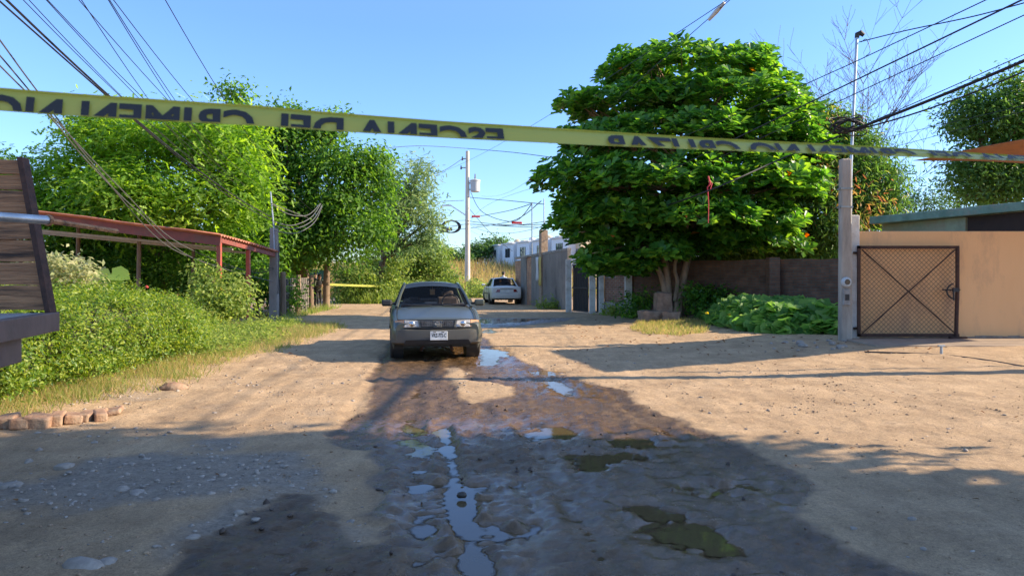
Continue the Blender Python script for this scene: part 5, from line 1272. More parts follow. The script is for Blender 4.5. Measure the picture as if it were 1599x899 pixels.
# stacked boulders by the almond tree
for px, py, w_, h_, d_, z_, lab in ((1032, 501, 62, 36, .5, 0, 'rounded brown boulder lying left of the almond trunk'), ):
    pass
def block(px, py, Y_, wpx, hpx, lab, rz, z0, rough=1):
    q = P(px, py, Y_); o = MB(); w_, h_ = wpx / F * Y_, hpx / F * Y_
    bm = bmesh.new(); bmesh.ops.create_cube(bm, size=1); bmesh.ops.subdivide_edges(bm, edges=bm.edges[:], cuts=5, use_grid_fill=True)
    sd_ = rnd.uniform(0, 9)
    for v in bm.verts:
        c = v.co.copy(); rr = c.length; v.co = c.lerp(c.normalized() * .62, .28 if rough == 1 else .6) * (1 + .10 * math.sin(7 * c.x + sd_) * math.sin(6 * c.z + sd_) + .05 * math.sin(13 * c.y + sd_))
        v.co = Vector((v.co.x * w_, v.co.y * w_ * .8, v.co.z * h_))
    bm.verts.index_update(); o.add([v.co for v in bm.verts], [[v.index for v in f.verts] for f in bm.faces]); bm.free()
    e = o.build('boulder', M['stone'], smooth=True); e.location = (q.x, Y_, z0 + h_ * .48); e.rotation_euler = (0, 0, rz); tag(e, lab, 'boulder')
block(1016, 495, 23.4, 36, 19, 'rounded brown boulder lowest and leftmost at the almond tree', .2, 0, 2)
block(1047, 497, 23.2, 28, 18, 'square brown block on the ground beside the almond trunk', -.1, 0)
block(1035, 473, 23.5, 24, 31, 'upright brown block balanced on top of the stacked boulders', .15, .33)
st = [(100, 733, .085), (190, 768, .06), (215, 776, .07), (268, 730, .035), (15, 762, .08), (165, 885, .06), (130, 890, .10), (400, 812, .03), (45, 722, .04), (345, 738, .03), (300, 842, .04)]
for k, (px, py, r_) in enumerate(st):
    x, y = G(px, py); o = MB(); o.rock((0, 0, r_ * .2), (r_, r_ * .8, r_ * .5), seed=20 + k, rz=k); e = o.build('stone', M['stone_grey'], smooth=True); e.location = (x, y, .0); tag(e, 'grey stone half sunk in the dry dirt of the left foreground', 'stone', 'grey stones in the left foreground')
x, y = G(721, 775); o = MB(); o.rock((0, 0, .03), (.029, .026, .031), seed=77); e = o.build('stone', mat('wet_stone', (.05, .038, .03), None, .4, 12, bump=.4)); e.location = (x, y, -.02); e.data.polygons.foreach_set('use_smooth', [True] * len(e.data.polygons)); tag(e, 'round dark wet stone standing in the nearest blue puddle', 'stone')
for k in range(16):
    px, py = rnd.uniform(1196, 1325), rnd.uniform(531, 547); r_ = rnd.uniform(.04, .11)
    x, y = G(px, py, .1); o = MB(); o.rock((0, 0, r_ * .25), (r_, r_ * .8, r_ * .6), seed=40 + k, rz=k, sub=1 if k % 2 else 2); e = o.build('rubble_stone', M['stone_grey']); e.location = (x, y, gz(x, y)); tag(e, 'grey rubble stone heaped at the foot of the squash leaves', 'stone', 'rubble by the squash patch')
def scatter(nm, pts, r0, r1, m):
    N = len(pts); ico = bmesh.new(); bmesh.ops.create_icosphere(ico, subdivisions=1, radius=1); ico.verts.index_update()
    tv = np.array([v.co[:] for v in ico.verts]); tf = np.array([[v.index for v in f.verts] for f in ico.faces]); ico.free(); k = len(tv)
    r_ = r0 + (r1 - r0) * nr.random(N) ** 3; sc_ = np.stack([r_ * (.7 + .6 * nr.random(N)), r_ * (.7 + .6 * nr.random(N)), r_ * (.4 + .4 * nr.random(N))], -1); a = nr.random(N) * 6.28
    tv_ = tv[None] * (1 + .25 * nr.normal(size=(N, k, 1))); p = tv_ * sc_[:, None, :]
    q = np.stack([p[..., 0] * np.cos(a)[:, None] - p[..., 1] * np.sin(a)[:, None], p[..., 0] * np.sin(a)[:, None] + p[..., 1] * np.cos(a)[:, None], p[..., 2]], -1) + pts[:, None, :]
    lo = (np.arange(N)[:, None, None] * k + tf[None]).reshape(-1); nf = N * len(tf)
    tag(link(nm, np_mesh(nm, q.reshape(-1, 3), lo, np.arange(nf) * 3, np.full(nf, 3), m)), kind='stuff')
def sample_ground(n, x0_, x1_, y0_, y1_, keep):
    y = y0_ * (y1_ / y0_) ** nr.random(n); x = x0_ + (x1_ - x0_) * nr.random(n)
    ixx = np.clip(np.searchsorted(xs, x), 0, len(xs) - 1); iyy = np.clip(np.searchsorted(ys, y), 0, len(ys) - 1)
    k = keep(x, y, ixx, iyy); return np.stack([x[k], y[k], Z[iyy[k], ixx[k]]], -1)
scatter('gravel', sample_ground(42000, -7, 7, 2.6, 14, lambda x, y, i, j: (wet[j, i] < .4) & (nr.random(len(x)) < .02 + .60 * grav[j, i] + .35 * sstep(.22, .45, fbm(x, y, 1.3, 3)) * (x < 1))), .004, .028, M['stone_grey'])
scatter('mud_clods', sample_ground(3000, -3, 5, 2.6, 13, lambda x, y, i, j: (wet[j, i] > .6) & (pud[j, i] < .3) & (nr.random(len(x)) < .12 + .8 * sstep(.05, .35, fbm(x, y, 1.6, 3)))), .004, .026, mat('mud_clod', (.075, .048, .032), (.045, .028, .019), .55, 20))
scatter('dirt_clods', sample_ground(34000, -7, 9, 2.8, 15, lambda x, y, i, j: (wet[j, i] < .3) & (nr.random(len(x)) < .18 + .7 * sstep(.18, .42, fbm(x + 7, y, 1.1, 4)))), .002, .017, mat('dirt_clod', (.38, .26, .16), (.25, .17, .105), .95, 20))

# ------------------------------------------------------------------ trees and plants
# big almond tree in tiers of rosettes
def almond(base, tiers, group=None, label='', n_k=1.8, leafL=.315):
    t = thing('almond_tree', label, 'tree', base); b = np.array(base)
    pos, dirs, nrm = [], [], []; redp = []
    tips = []; tout = []
    for (c, r) in tiers:
        c = np.array(c) - b; r = np.array(r); n = int(n_k * 22 * (r[0] * r[1] + r[0] * r[2] * 1.4)); d = sph(n); d[:, 2] = np.abs(d[:, 2]) * .95 - .30
        d = unit(d); rf = .60 + .42 * nr.random(n) ** .6; wobb = 1 + .16 * np.sin(d[:, 0] * 6 + c[0]) * np.sin(d[:, 1] * 5 + c[2])
        tips.append(c + d * r * (rf * wobb)[:, None]); tout.append(unit(d * np.array([1, 1, .6])))
    tips = np.concatenate(tips); tout = np.concatenate(tout)
    P_, D_, N_, S_ = [], [], [], []
    for p, o_ in zip(tips, tout):
        ax = unit(np.array([0, 0, 1.0]) + o_ * .55 + nr.normal(size=3) * .22)
        u_ = unit(np.cross(ax, nr.normal(size=3))); v_ = np.cross(ax, u_); m = nr.integers(6, 10); a0 = nr.random() * 6.28
        for k in range(m):
            a = a0 + 6.283 * k / m + nr.normal() * .2; rad = u_ * math.cos(a) + v_ * math.sin(a); el = nr.uniform(.05, .75)
            dv = rad * math.cos(el) + ax * math.sin(el); P_.append(p + rad * .02 + ax * nr.normal() * .03); D_.append(dv); N_.append(ax * math.cos(el) - rad * math.sin(el)); S_.append(leafL * nr.uniform(.65, 1.2))
    P_, D_, N_, S_ = map(np.array, (P_, D_, N_, S_))
    red = nr.random(len(P_)) < .0015
    link('crown', leaf_mesh('crown', P_[~red], N_[~red], D_[~red], S_[~red], S_[~red] * .56, T_BROAD, M['L_almond']), t)
    link('old_leaves', leaf_mesh('old_leaves', P_[red], N_[red], D_[red], S_[red], S_[red] * .6, T_BROAD, M['L_almond_red']), t)
    return t
AY = 24.6
tiers = [pb(1075, 118, AY + .3, 128, 40, 2.6), pb(985, 170, AY, 95, 38, 2.2), pb(1120, 165, AY, 120, 45, 2.8), pb(940, 225, AY, 70, 32, 2.0), pb(1050, 220, AY - .4, 130, 42, 2.8), pb(1180, 215, AY, 95, 55, 2.4),
         pb(920, 285, AY - .2, 78, 40, 2.1), pb(1030, 290, AY - .7, 125, 42, 2.9), pb(1160, 290, AY - .4, 105, 52, 2.6), pb(960, 345, AY - .3, 98, 38, 2.3), pb(1085, 345, AY - .9, 100, 34, 2.6), pb(1075, 392, AY + .9, 60, 26, 1.8), pb(1130, 385, AY + .6, 60, 30, 1.8), pb(1190, 350, AY - .5, 52, 34, 1.6),
         pb(952, 408, AY - .2, 50, 28, 1.6), pb(985, 415, AY - .1, 50, 24, 1.5), pb(1235, 300, AY - .2, 45, 45, 1.6), pb(1240, 240, AY + .2, 48, 42, 1.7), pb(908, 328, AY, 38, 32, 1.4), pb(1030, 398, AY - .8, 48, 26, 1.6), pb(1215, 180, AY + .5, 55, 45, 1.9), pb(1010, 105, AY + .5, 60, 26, 1.6), pb(905, 165, AY + .3, 36, 20, 1.2), pb(1150, 105, AY + .6, 50, 28, 1.5)]
tiers = [(c, (r[0], r[1], r[2] * (1.12 if c[2] < 5.2 else .92))) for c, r in tiers] + [pb(932, 370, AY - .1, 42, 34, 1.5), pb(1000, 375, AY + .8, 80, 40, 1.8), pb(1140, 372, AY + .2, 75, 34, 2.0), pb(1220, 385, AY - .2, 34, 24, 1.3), pb(960, 425, AY + .4, 45, 20, 1.2)]
base = (P(1050, 0, AY).x, AY, 0)
ta = almond(base, tiers, label='large broad leaved almond tree in tiers above the right roadside')
o = MB(); bb = Vector(base)
def W(px, py, dy=0): return P(px, py, AY + dy) - bb
stems = [([(1042, 506, 0), (1043, 470, 0), (1042, 440, .0), (1036, 400, .1), (1010, 330, .2)], [.19, .15, .13, .11, .08]), ([(1056, 508, -.1), (1060, 470, -.1), (1068, 430, 0), (1080, 372, .1), (1084, 300, .2), (1080, 190, .3)], [.18, .14, .12, .11, .09, .05]), ([(1040, 460, 0), (1032, 430, -.1), (1020, 408, -.2), (985, 360, -.2), (950, 300, 0)], [.12, .09, .08, .07, .05]), ([(1054, 470, -.15), (1058, 440, -.2), (1054, 412, -.2), (1075, 350, -.4)], [.08, .07, .06, .04]), ([(1082, 345, 0), (1130, 300, .1), (1180, 240, .3)], [.10, .07, .04]), ([(1010, 330, .2), (960, 250, .3), (940, 200, .2)], [.09, .06, .03]), ([(1083, 390, -.1), (1096, 386, -.2), (1088, 372, -.2)], [.035, .03, .025])]
for pts, rr in stems: o.tube(dense([W(*p) for p in pts], 3), list(np.interp(np.linspace(0, len(pts) - 1, (len(pts) - 1) * 3 + 1), range(len(pts)), rr)), 9)
for c, r in tiers:
    cv = Vector(c) - bb; s0 = W(1060, 300, .2) * .7 + Vector((0, 0, cv.z * .25)); 
    o.tube([s0, s0.lerp(cv, .55) + Vector((0, 0, -.15)), cv], [.06, .045, .02], 6)
    for k in range(5): e_ = cv + Vector((rnd.uniform(-.8, .8) * r[0], rnd.uniform(-.8, .8) * r[1], rnd.uniform(0, .5) * r[2])); o.tube([s0.lerp(cv, .6), e_], [.03, .012], 5)
o.build('trunk', M['bark_pale'], ta, smooth=True, normals=False)

# mango behind the pole, with rusty new leaves
my = 26.0
mango = [pb(1150, 360, my + 1.5, 80, 60), pb(1240, 330, my, 80, 75), pb(1290, 260, my, 60, 65), pb(1340, 300, my, 52, 52), pb(1255, 215, my + .5, 45, 45), pb(1320, 215, my, 40, 30), pb(1250, 390, my + 1, 90, 35), pb(1120, 400, my + 1.5, 60, 28), pb(1345, 345, my, 36, 22), pb(1372, 322, my, 32, 28), pb(1360, 270, my, 30, 30)]
tree('mango_tree', 'dark mango tree with rusty new leaves behind the concrete pole', (P(1245, 0, my + .6).x, my + .6, 0), mango, 9, 26, .22, .24, T_LEAF, 'L_mango', r0=.22, spread=.30, droop=.9, up=.35, seed=4,
     extra=('new_leaves', [pb(1285, 232, my - 1.0, 30, 40), pb(1345, 320, my - 1.2, 40, 32), pb(1270, 190, my - .6, 24, 20), pb(1310, 280, my - 1.5, 24, 26)], 'L_flush', 2))
# bare twiggy tree
t = thing('bare_tree', 'leafless twiggy tree rising behind the concrete pole and mast', 'tree', (P(1345, 0, 30).x, 30, 0)); bb = Vector(t.location); o = MB()
def twig(p, d, L, r, k, q):
    n_ = 4; pts = [p]; dd = Vector(d)
    for i in range(n_): dd = (dd + Vector((q.uniform(-.16, .16), q.uniform(-.16, .16), q.uniform(-.03, .13)))).normalized(); pts.append(pts[-1] + dd * L / n_)
    o.tube(pts, [max(.006, r * (1 - .7 * i / n_)) for i in range(n_ + 1)], 4, cap=False)
    if k > 0:
        for _ in range(6 if k > 1 else 5):
            i = q.randint(1, n_); a = q.uniform(0, 6.28); nd = (dd * .8 + Vector((math.cos(a), math.sin(a), q.uniform(-.1, .7))) * .75).normalized(); twig(pts[i], nd, L * q.uniform(.35, .6), r * .45, k - 1, q)
q_ = random.Random(3)
for px, py in ((1315, 150), (1345, 130), (1370, 190), (1330, 200), (1395, 240), (1300, 210)):
    e_ = P(px, py, 30) - bb; s0 = Vector((0, 0, 2.0)); twig(s0, (e_ - s0).normalized(), (e_ - s0).length, .045, 3, q_)
o.tube([(0, 0, -.1), (0, 0, 2.1)], [.14, .09], 8); o.build('branches', M['twig'], t, normals=False)
# right edge tree
tree('leafy_tree', 'leafy green tree standing beyond the green roof at right edge', (P(1585, 0, 30).x, 31, 0), [pb(1555, 190, 30, 70, 46), pb(1600, 160, 30, 60, 40), pb(1520, 170, 30, 36, 22), pb(1560, 265, 30.5, 85, 48), pb(1530, 292, 30, 56, 36), pb(1620, 240, 31, 70, 70)], 5.5, 34, .20, .38, T_LEAF, 'L_mango', r0=.25, spread=.36, seed=9)
for px, py, w_ in ((1400, 322, 34), (1445, 318, 40), (1425, 330, 50)):
    tree('shrub', ('leftmost', 'rightmost', 'middle')[(1400, 1445, 1425).index(px)] + ' dull twiggy shrub showing over the green roof slab', (P(px, 0, 29).x, 29, 0), [pb(px, py, 29, w_, 24)], 5, 22, .12, .4, T_LEAF, 'L_far', 'twig', r0=.08, spread=.35, seed=px, cat='shrub')

# left: feathery tree behind the shed
fy_ = 27.0
tree('feathery_tree', 'wide bright green feathery tree spreading over the shed roof', (P(255, 0, fy_).x, fy_, 0), [pb(140, 270, fy_, 70, 40), pb(230, 225, fy_, 110, 40), pb(330, 235, fy_ - .5, 90, 55), pb(180, 320, fy_ - 1, 105, 45), pb(300, 320, fy_ - 1.5, 110, 55), pb(110, 345, fy_ - .5, 60, 30), pb(380, 300, fy_ - 1, 55, 55), pb(160, 205, fy_ + .4, 70, 20)], 4.6, 24, .27, .40, T_SPRAY, 'L_feather', r0=.25, spread=.42, up=.9, droop=.15, seed=1, inner=.5)
tree('feathery_tree', 'small feathery green tree at the far left edge beyond planks', (P(20, 0, 26).x, 26.5, 0), [pb(30, 300, 26, 42, 34), pb(60, 330, 26, 40, 22), pb(-10, 270, 26, 30, 26)], 8, 24, .23, .42, T_SPRAY, 'L_feather', r0=.14, spread=.35, up=.9, seed=2)
# tall dense tree
dy_ = 32.0
tree('dense_tree', 'tall dense dark green tree with knobbly top left of centre', (P(470, 0, dy_ + 1).x, dy_ + 1, 0), [pb(366, 150, dy_, 17, 17), pb(372, 190, dy_, 30, 26), pb(395, 218, dy_, 56, 34), pb(445, 182, dy_, 26, 16), pb(520, 192, dy_, 17, 16), pb(505, 212, dy_, 26, 18), pb(455, 238, dy_ + .3, 78, 42), pb(556, 262, dy_, 38, 26), pb(585, 252, dy_ - .2, 18, 20), pb(400, 290, dy_ - .4, 70, 55), pb(515, 290, dy_ - .4, 75, 60), pb(585, 300, dy_, 28, 45), pb(450, 360, dy_ - .8, 75, 50), pb(545, 365, dy_ - .6, 60, 55), pb(470, 392, dy_ - .8, 60, 24), pb(590, 365, dy_ - .2, 28, 34), pb(390, 385, dy_ - .5, 60, 36)], 4.4, 28, .21, .46, T_LEAF, 'L_dark', r0=.34, spread=.34, up=.5, droop=.5, seed=5, lobes_k=3)
tree('leafy_tree', 'round bright bush-like tree behind the concrete post', (P(465, 0, 33.5).x, 33.5, 0), [pb(455, 395, 33, 40, 36), pb(470, 405, 33, 30, 22), pb(440, 415, 33, 30, 24)], 7, 26, .15, .5, T_LEAF, 'L_dark', r0=.12, spread=.25, seed=6)
# light grey-green acacia
ay = 40.0
tree('acacia_tree', 'open grey green acacia with drooping boughs left of the street pole', (P(590, 0, ay).x, ay, 0), [pb(620, 300, ay, 36, 40), pb(655, 275, ay, 24, 26), pb(640, 335, ay, 44, 26), pb(668, 345, ay, 16, 20), pb(610, 360, ay, 34, 34), pb(590, 270, ay + .5, 24, 28), pb(655, 310, ay, 32, 18), pb(670, 372, ay, 9, 14), pb(630, 380, ay, 26, 18)], 3.4, 20, .27, .36, T_SPRAY, 'L_silver', r0=.2, spread=.40, up=.6, droop=.4, seed=7, inner=.3)
# vine covered mass, shrubs at the bend
VS = [('vine_thicket', 'vine smothered thicket rounded like a hut behind the grey car', 46, [pb(630, 415, 46, 34, 28), pb(668, 412, 46, 36, 26), pb(692, 430, 46, 22, 24), pb(610, 440, 46, 34, 20)], 'L_vine'),
      ('shrub', 'tangled green shrub right of the wooden post at the bend', 40, [pb(545, 440, 39, 34, 28), pb(575, 450, 39, 34, 24), pb(540, 462, 38.5, 30, 14)], 'L_vine'),
      ('shrub', 'yellowish shrub under the acacia behind the far tape', 42, [pb(600, 400, 42, 34, 30), pb(590, 440, 41, 38, 32), pb(620, 460, 40.5, 44, 16)], 'L_weed'),
      ('shrub', 'low green shrub behind the roof of the grey car', 44, [pb(660, 455, 44, 44, 18), pb(700, 458, 44, 30, 16)], 'L_vine'),
      ('shrub', 'bright green shrub at the foot of the street pole', 52, [pb(752, 462, 50, 34, 14), pb(735, 455, 52, 20, 14)], 'L_weed'),
      ('leafy_tree', 'distant green tree left of the street pole above the thicket', 62, [pb(668, 400, 62, 26, 20), pb(640, 392, 62, 24, 14)], 'L_feather'),
      ('leafy_tree', 'distant dull green tree just right of the street pole', 118, [pb(752, 392, 118, 16, 12), pb(772, 385, 120, 18, 9), pb(738, 398, 118, 10, 14)], 'L_far'),
      ('leafy_tree', 'distant dark tree just left of the street pole', 110, [pb(712, 402, 110, 18, 10), pb(690, 398, 112, 14, 12), pb(655, 394, 112, 22, 10)], 'L_far')]
for nm, lab, Y_, bl, lf in VS:
    c = bl[0][0]; s_ = Y_ / 46
    tree(nm, lab, (c[0], Y_, gz(c[0], Y_)), bl, 7 / s_ ** 1.4, 22, .17 * s_, .6, T_LEAF, lf, r0=.12, spread=.3 * s_, seed=int(Y_), cat='tree' if 'tree' in nm else ('thicket' if 'thicket' in nm else 'shrub'))
# plants in the shade behind the shed
for k, (px, py, Y_, w_, h_) in enumerate(((150, 430, 25, 80, 40), (300, 425, 25.5, 70, 36), (400, 440, 26.5, 40, 34))):
    tree('shrub', ('shaded dark shrub under the shed roof, leftmost', 'shaded dark shrub under the shed roof, middle', 'shaded shrub between the red shed posts')[k], (P(px, 0, Y_).x, Y_, 0), [pb(px, py, Y_, w_, h_), pb(px + 30, py + 20, Y_, w_ * .8, h_ * .8)], 7, 22, .16, .45, T_LEAF, 'L_dark', r0=.1, spread=.3, seed=k + 30, cat='shrub')
for k, (px, py, Y_, w_, h_) in enumerate(((60, 420, 28, 90, 60), (170, 410, 29, 100, 62), (270, 412, 28.5, 90, 60), (360, 405, 29, 80, 60), (-60, 400, 27, 90, 70))):
    tree('shrub', ('big dark bush behind the shed near the truck planks', 'big dark bush behind the shed, left of its middle', 'big dark bush behind the shed, right of its middle', 'big dark bush behind the red shed posts', 'big dark bush beyond the truck at left edge')[k], (P(px, 0, Y_).x, Y_, 0), [pb(px, py, Y_, w_, h_), pb(px + 40, py - 10, Y_ + .5, w_ * .6, h_ * .9)], 6, 24, .20, .45, T_LEAF, 'L_dark', r0=.1, spread=.4, seed=k + 70, cat='shrub')
# hedge
t = thing('hedge', 'rounded bright green hedge between the truck and the shed', 'hedge', (-6.1, 10.5, 0)); bb = np.array([-6.1, 10.5, 0])
hb = []
for k in range(11):
    f = k / 10; x = -6.15 - .15 * f; y = 7.9 + 4.9 * f; hb.append(((x - bb[0], y - bb[1], .66), (.85, .62, .62 + .04 * math.sin(k * 2.3) - .10 * max(0, f - .8) * 5 * .6))); hb.append(((x - 1.1 - bb[0], y + .1 - bb[1], .62), (.8, .62, .60)))
link('leaves', foliage('leaves', hb, 46, 30, .052, .44, T_LEAF, M['L_hedge'], .085, .55, 0, .80, .03), t)
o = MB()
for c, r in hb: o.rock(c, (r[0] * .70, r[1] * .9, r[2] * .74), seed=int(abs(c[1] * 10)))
o.build('dark_core', mat('hedge_inside', (.035, .04, .018), (.02, .02, .012), .95, 20, bump=1, bscale=30), t)  # solid hull coloured dark for the hedge's shaded inside, stops see-through
# weeds mound beyond the hedge
t = thing('weed_bank', 'sprawling light green weeds sloping down from the hedge to the concrete post', 'weeds', (-6.2, 16.5, 0)); bb = np.array([-6.2, 16.5, 0])
wb = [((-.5, -2.6, .25), (.8, 1.0, .40)), ((-.5, -1.0, .12), (.8, 1.2, .30)), ((-.4, .6, .08), (.8, 1.4, .24)), ((-.3, 2.4, .05), (.7, 1.4, .20)), ((-.5, 4.0, .05), (.6, 1.4, .18)), ((-1.7, .6, .35), (.7, 2.6, .45)), ((.5, -2.8, .08), (.6, 1.4, .2)), ((.5, -.4, .05), (.5, 1.4, .16))]
link('leaves', foliage('leaves', wb, 34, 20, .085, .34, T_LEAF, M['L_weed'], .12, .6, -.2, .55, .02), t)
# pale shrub and broad leaves behind the planks
tree('pale_shrub', 'pale yellow green shrub between truck planks and hedge', (P(100, 0, 12.5).x, 12.5, 0), [pb(95, 425, 12.5, 45, 30), pb(125, 440, 12.5, 30, 24), pb(75, 450, 12.5, 34, 24)], 24, 16, .10, .5, T_LEAF, 'L_vari', r0=.05, spread=.12, seed=41, cat='shrub')
t = thing('broad_leaf_plant', 'plant with a few very broad pale leaves above the hedge', 'plant', (P(152, 0, 13.5).x, 13.5, 0)); bb = Vector(t.location); o = MB(); pp, dd, nn_ = [], [], []
for px, py, dx_, dz_ in ((150, 428, .6, -.3), (168, 436, .9, -.1), (136, 436, -.9, -.1), (146, 440, .2, -.8), (175, 428, .8, .2)):
    q = P(px, py, 13.5) - bb; o.tube([(0, 0, 0), q * .6 + Vector((0, .05, .2)), q], [.02, .015, .01], 5); pp.append(q); dd.append((dx_, -.3, dz_)); nn_.append((dx_ * .2, -.6, .7))
link('leaves', leaf_mesh('leaves', np.array(pp), np.array(nn_, float), np.array(dd, float), .34, .36, T_HEART, M['L_taro']), t); o.build('stems', M['L_taro'], t, normals=False)
tree('climbing_shrub', 'yellow green climbing shrub around the first red shed post', (P(350, 0, 18.8).x, 18.8, 0), [pb(350, 452, 18.8, 38, 26), pb(322, 436, 18.8, 20, 18), pb(370, 465, 18.8, 34, 30), pb(330, 470, 18.6, 34, 26)], 16, 18, .11, .55, T_LEAF, 'L_weed', r0=.05, spread=.16, seed=44, cat='shrub')
x, y = P(229, 448, 14.5).x, 14.5
o = MB(); o.rock((0, 0, 0), (.038, .034, .03), seed=3); e = o.build('red_flower', M['redtape']); e.location = (x, y, P(0, 448, 14.5).z); tag(e, 'red flower head just above the hedge top', 'flower')
# squash patch
def inpoly(pts, poly): return sdist(pts[:, 0], pts[:, 1], poly) < 0
sqp = [G(1095, 500), G(1110, 512), G(1160, 522), G(1210, 528), G(1305, 531), (8.7, 17.2), (9.2, 21.6), (6.3, 24.2), G(1098, 494)]
q = nr.random((9000, 2)) * np.array([5, 8]) + np.array([4, 16.5]); q = q[inpoly(q, sqp)][:3000]; dd_ = -sdist(q[:, 0], q[:, 1], sqp)
hz_ = (.12 + .46 * sstep(0, .9, dd_)) * (.7 + .5 * nr.random(len(q))) + .12 * fbm(q[:, 0], q[:, 1], 1.2, 3)
pos = np.stack([q[:, 0], q[:, 1], base_z(q[:, 0], q[:, 1]) + np.maximum(.05, hz_)], -1); n = len(pos)
t = thing('squash_patch', 'bed of big round squash leaves at the foot of brick wall', 'plants', (6.3, 20, 0))
nrm = np.array([0, -.35, 1.0]) + nr.normal(size=(n, 3)) * .36; dv = sph(n) * np.array([1, 1, .2]) + np.array([0, -.4, -.3])
link('leaves', leaf_mesh('leaves', pos - np.array([6.3, 20, 0]), nrm, dv, .20 + .12 * nr.random(n), .26 + .12 * nr.random(n), T_HEART, M['L_squash']), t)
k = nr.random(n) < .5; o = MB()
for p in pos[k][:500]: o.tube([(p[0] - 6.3 + .05, p[1] - 20, 0), (p[0] - 6.3, p[1] - 20, p[2])], .012, 4, cap=False)
o.build('stems', M['L_squash'], t, normals=False)
fl = np.array([P(x, y, 19.8)[:] for x, y in ((1105, 489), (1140, 491))]); link('flowers', leaf_mesh('flowers', np.repeat(fl, 4, 0) - np.array([6.3, 20, 0]), sph(8), sph(8), .08, .06, T_LEAF, M['L_orange']), t)
# dark seedlings and shrubs by the almond and the wall foot
for px, py, Y_, w_, h_, lab in ((995, 478, 25.5, 26, 24, 'dark leafy shrub in shade left of the stacked boulders'), (1125, 470, 24.5, 34, 20, 'dark leafy shrub in shade right of the almond trunk'), (1085, 470, 24.2, 16, 24, 'sunlit seedling just right of the almond trunk'), (860, 478, 33.4, 22, 7, 'weeds at the foot of the grey concrete wall'), (965, 490, 27.6, 26, 7, 'low weeds before the brick house front base')):
    tree('shrub', lab, (P(px, 0, Y_).x, Y_, 0), [pb(px, py, Y_, w_, h_)], 12, 18, .16, .42, T_LEAF, 'L_almond' if Y_ < 26 else 'L_weed', r0=.04, spread=.2, seed=px, cat='shrub')

# ------------------------------------------------------------------ grasses
q = nr.random((130000, 2)) * np.array([4.6, 14.5]) + np.array([-8.6, 7.0]); edge = -4.55 + .35 * fbm(q[:, 0] * 0, q[:, 1], .9, 3) - .1 * (q[:, 1] < 8.3); den = sstep(0.0, .8, edge - q[:, 0]) * (.35 + .65 * sstep(-.2, .3, fbm(q[:, 0], q[:, 1], 1.3, 3)))
q = q[(nr.random(len(q)) < den) & (q[:, 0] > -6.3 - .14 * (q[:, 1] - 7))]
tag(link('verge_grass', grass('verge_grass', np.stack([q[:, 0], q[:, 1], base_z(q[:, 0], q[:, 1])], -1), .15, .009, M['L_grass'], .55)), kind='stuff')
q = nr.random((14000, 2)) * np.array([3.4, 6.5]) + np.array([3.3, 17.2]); pl_ = [G(985, 517), G(1060, 526), G(1100, 522), G(1095, 505), G(1060, 503), G(1010, 503)]
q = q[(sdist(q[:, 0], q[:, 1], pl_) + .3 * fbm(q[:, 0], q[:, 1], 1.5, 3)) < .1]
tag(link('dry_verge_grass', grass('dry_verge_grass', np.stack([q[:, 0], q[:, 1], base_z(q[:, 0], q[:, 1])], -1), .13, .012, M['L_grass'], .6)), kind='stuff')
q = np.stack([-40 + 62 * nr.random(30000), 46 + 62 * nr.random(30000) ** 1.2], -1); k = (np.abs(q[:, 0] + .2 - (q[:, 1] - 38) * -.06) > 2.2) | (q[:, 1] > 58); k &= ~((q[:, 0] > -9.5) & (q[:, 0] < -5) & (q[:, 1] < 44)); k &= (q[:, 0] < 8 - 0) & ~((q[:, 1] > 92) & (q[:, 0] > -7.4 + (126 - q[:, 1]) * .36))
q = q[k]; tag(link('dry_field_grass', grass('dry_field_grass', np.stack([q[:, 0], q[:, 1], base_z(q[:, 0], q[:, 1])], -1), 1.15, .07, M['L_dry'], .35)), kind='stuff')
q = np.stack([-9 + 7.5 * nr.random(9000), 36 + 9 * nr.random(9000)], -1); q = q[(q[:, 1] > 37.5 + .5 * fbm(q[:, 0], q[:, 1], .8)) & ((q[:, 0] < -2.8))]
tag(link('bend_grass', grass('bend_grass', np.stack([q[:, 0], q[:, 1], base_z(q[:, 0], q[:, 1])], -1), .55, .05, M['L_weed'], .5)), kind='stuff')
q = nr.random((3000, 2)) * np.array([3.0, 9]) + np.array([-9.5, 24.2]); q = q[np.abs(q[:, 0] + 7.9 + (q[:, 1] - 24) * .06 - .25) < .35]
tag(link('fence_foot_grass', grass('fence_foot_grass', np.stack([q[:, 0], q[:, 1], q[:, 0] * 0], -1), .3, .02, M['L_weed'], .5)), kind='stuff')

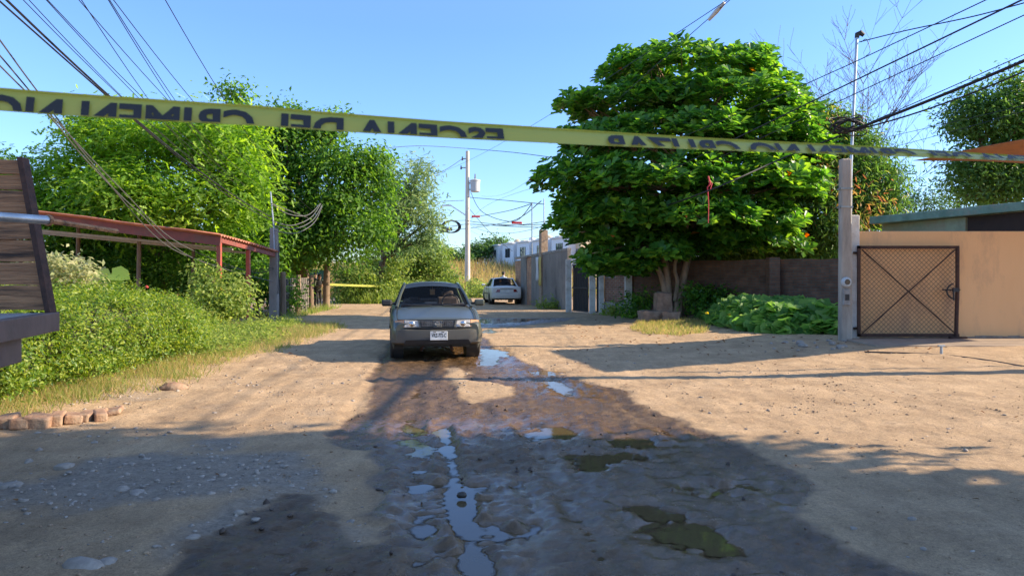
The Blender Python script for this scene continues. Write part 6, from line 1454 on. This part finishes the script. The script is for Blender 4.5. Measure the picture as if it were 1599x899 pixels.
# ------------------------------------------------------------------ shade trees and house beyond the right edge, behind the viewer
def shade(lab, base, blobs, seed, L=.30):
    tree('shade_tree', lab, base, blobs, 5.5, 26, L, .5, T_LEAF, 'L_dark', r0=.2, spread=.35, seed=seed)
def caster(xg, yg, h):      # crown point at height h whose shade falls on the ground at (xg, yg)
    k = h / math.tan(R(SUN_EL)); return (xg + k * math.cos(R(SUN_AZ)), yg + k * math.sin(R(SUN_AZ)), h)
def lobes(lst): return [(caster(x, y, h), (rx, ry, rz_)) for x, y, h, rx, ry, rz_ in lst]
shade('tall shade tree behind the right edge of the view', (12, 4.0, 0), lobes([(-5, 5.3, 8.2, 1.7, 1.6, 1.2), (-3.2, 5.2, 7.2, 1.6, 1.7, 1.2), (-1.2, 5.1, 6.2, 1.5, 1.7, 1.1), (.8, 5.15, 5.2, 1.4, 1.6, 1.0), (-4, 3.5, 7.5, 1.6, 1.5, 1.4), (-1, 3.3, 6.0, 1.6, 1.5, 1.4), (-7.5, 5.2, 9.4, 1.7, 1.7, 1.2), (-6.5, 3.5, 9, 1.6, 1.6, 1.4), (1.0, 3.4, 5.0, 1.5, 1.4, 1.0), (2.2, 4.2, 4.4, 1.2, 1.0, .8), (-1.5, 1.9, 5.6, 1.8, 1.4, 1.4), (1.5, 1.9, 4.6, 1.6, 1.4, 1.2)]), 61)

q = np.stack([1.5 + 7 * nr.random(220), 13.5 + 10.5 * nr.random(220)], -1); q2 = np.stack([-6 + 12 * nr.random(160), 4 + 11 * nr.random(160)], -1); q = np.concatenate([q[sdist(q[:, 0], q[:, 1], sqp) > .1], q2])
ixx = np.clip(np.searchsorted(xs, q[:, 0]), 0, len(xs) - 1); iyy = np.clip(np.searchsorted(ys, q[:, 1]), 0, len(ys) - 1); n = len(q)
L_ = np.where(q[:, 1] > 13, .10, .045) * (.5 + .7 * nr.random(n))
M['L_litter'] = leafmat('leaf_litter', [(.10, .05, .025), (.16, .09, .04), (.07, .05, .03)], .2, .8)
tag(link('leaf_litter', leaf_mesh('leaf_litter', np.stack([q[:, 0], q[:, 1], Z[iyy, ixx] + .012], -1), np.array([0, 0, 1.0]) + nr.normal(size=(n, 3)) * .25, sph(n) * np.array([1, 1, .1]), L_, L_ * .5, T_BROAD, M['L_litter'])), kind='stuff')
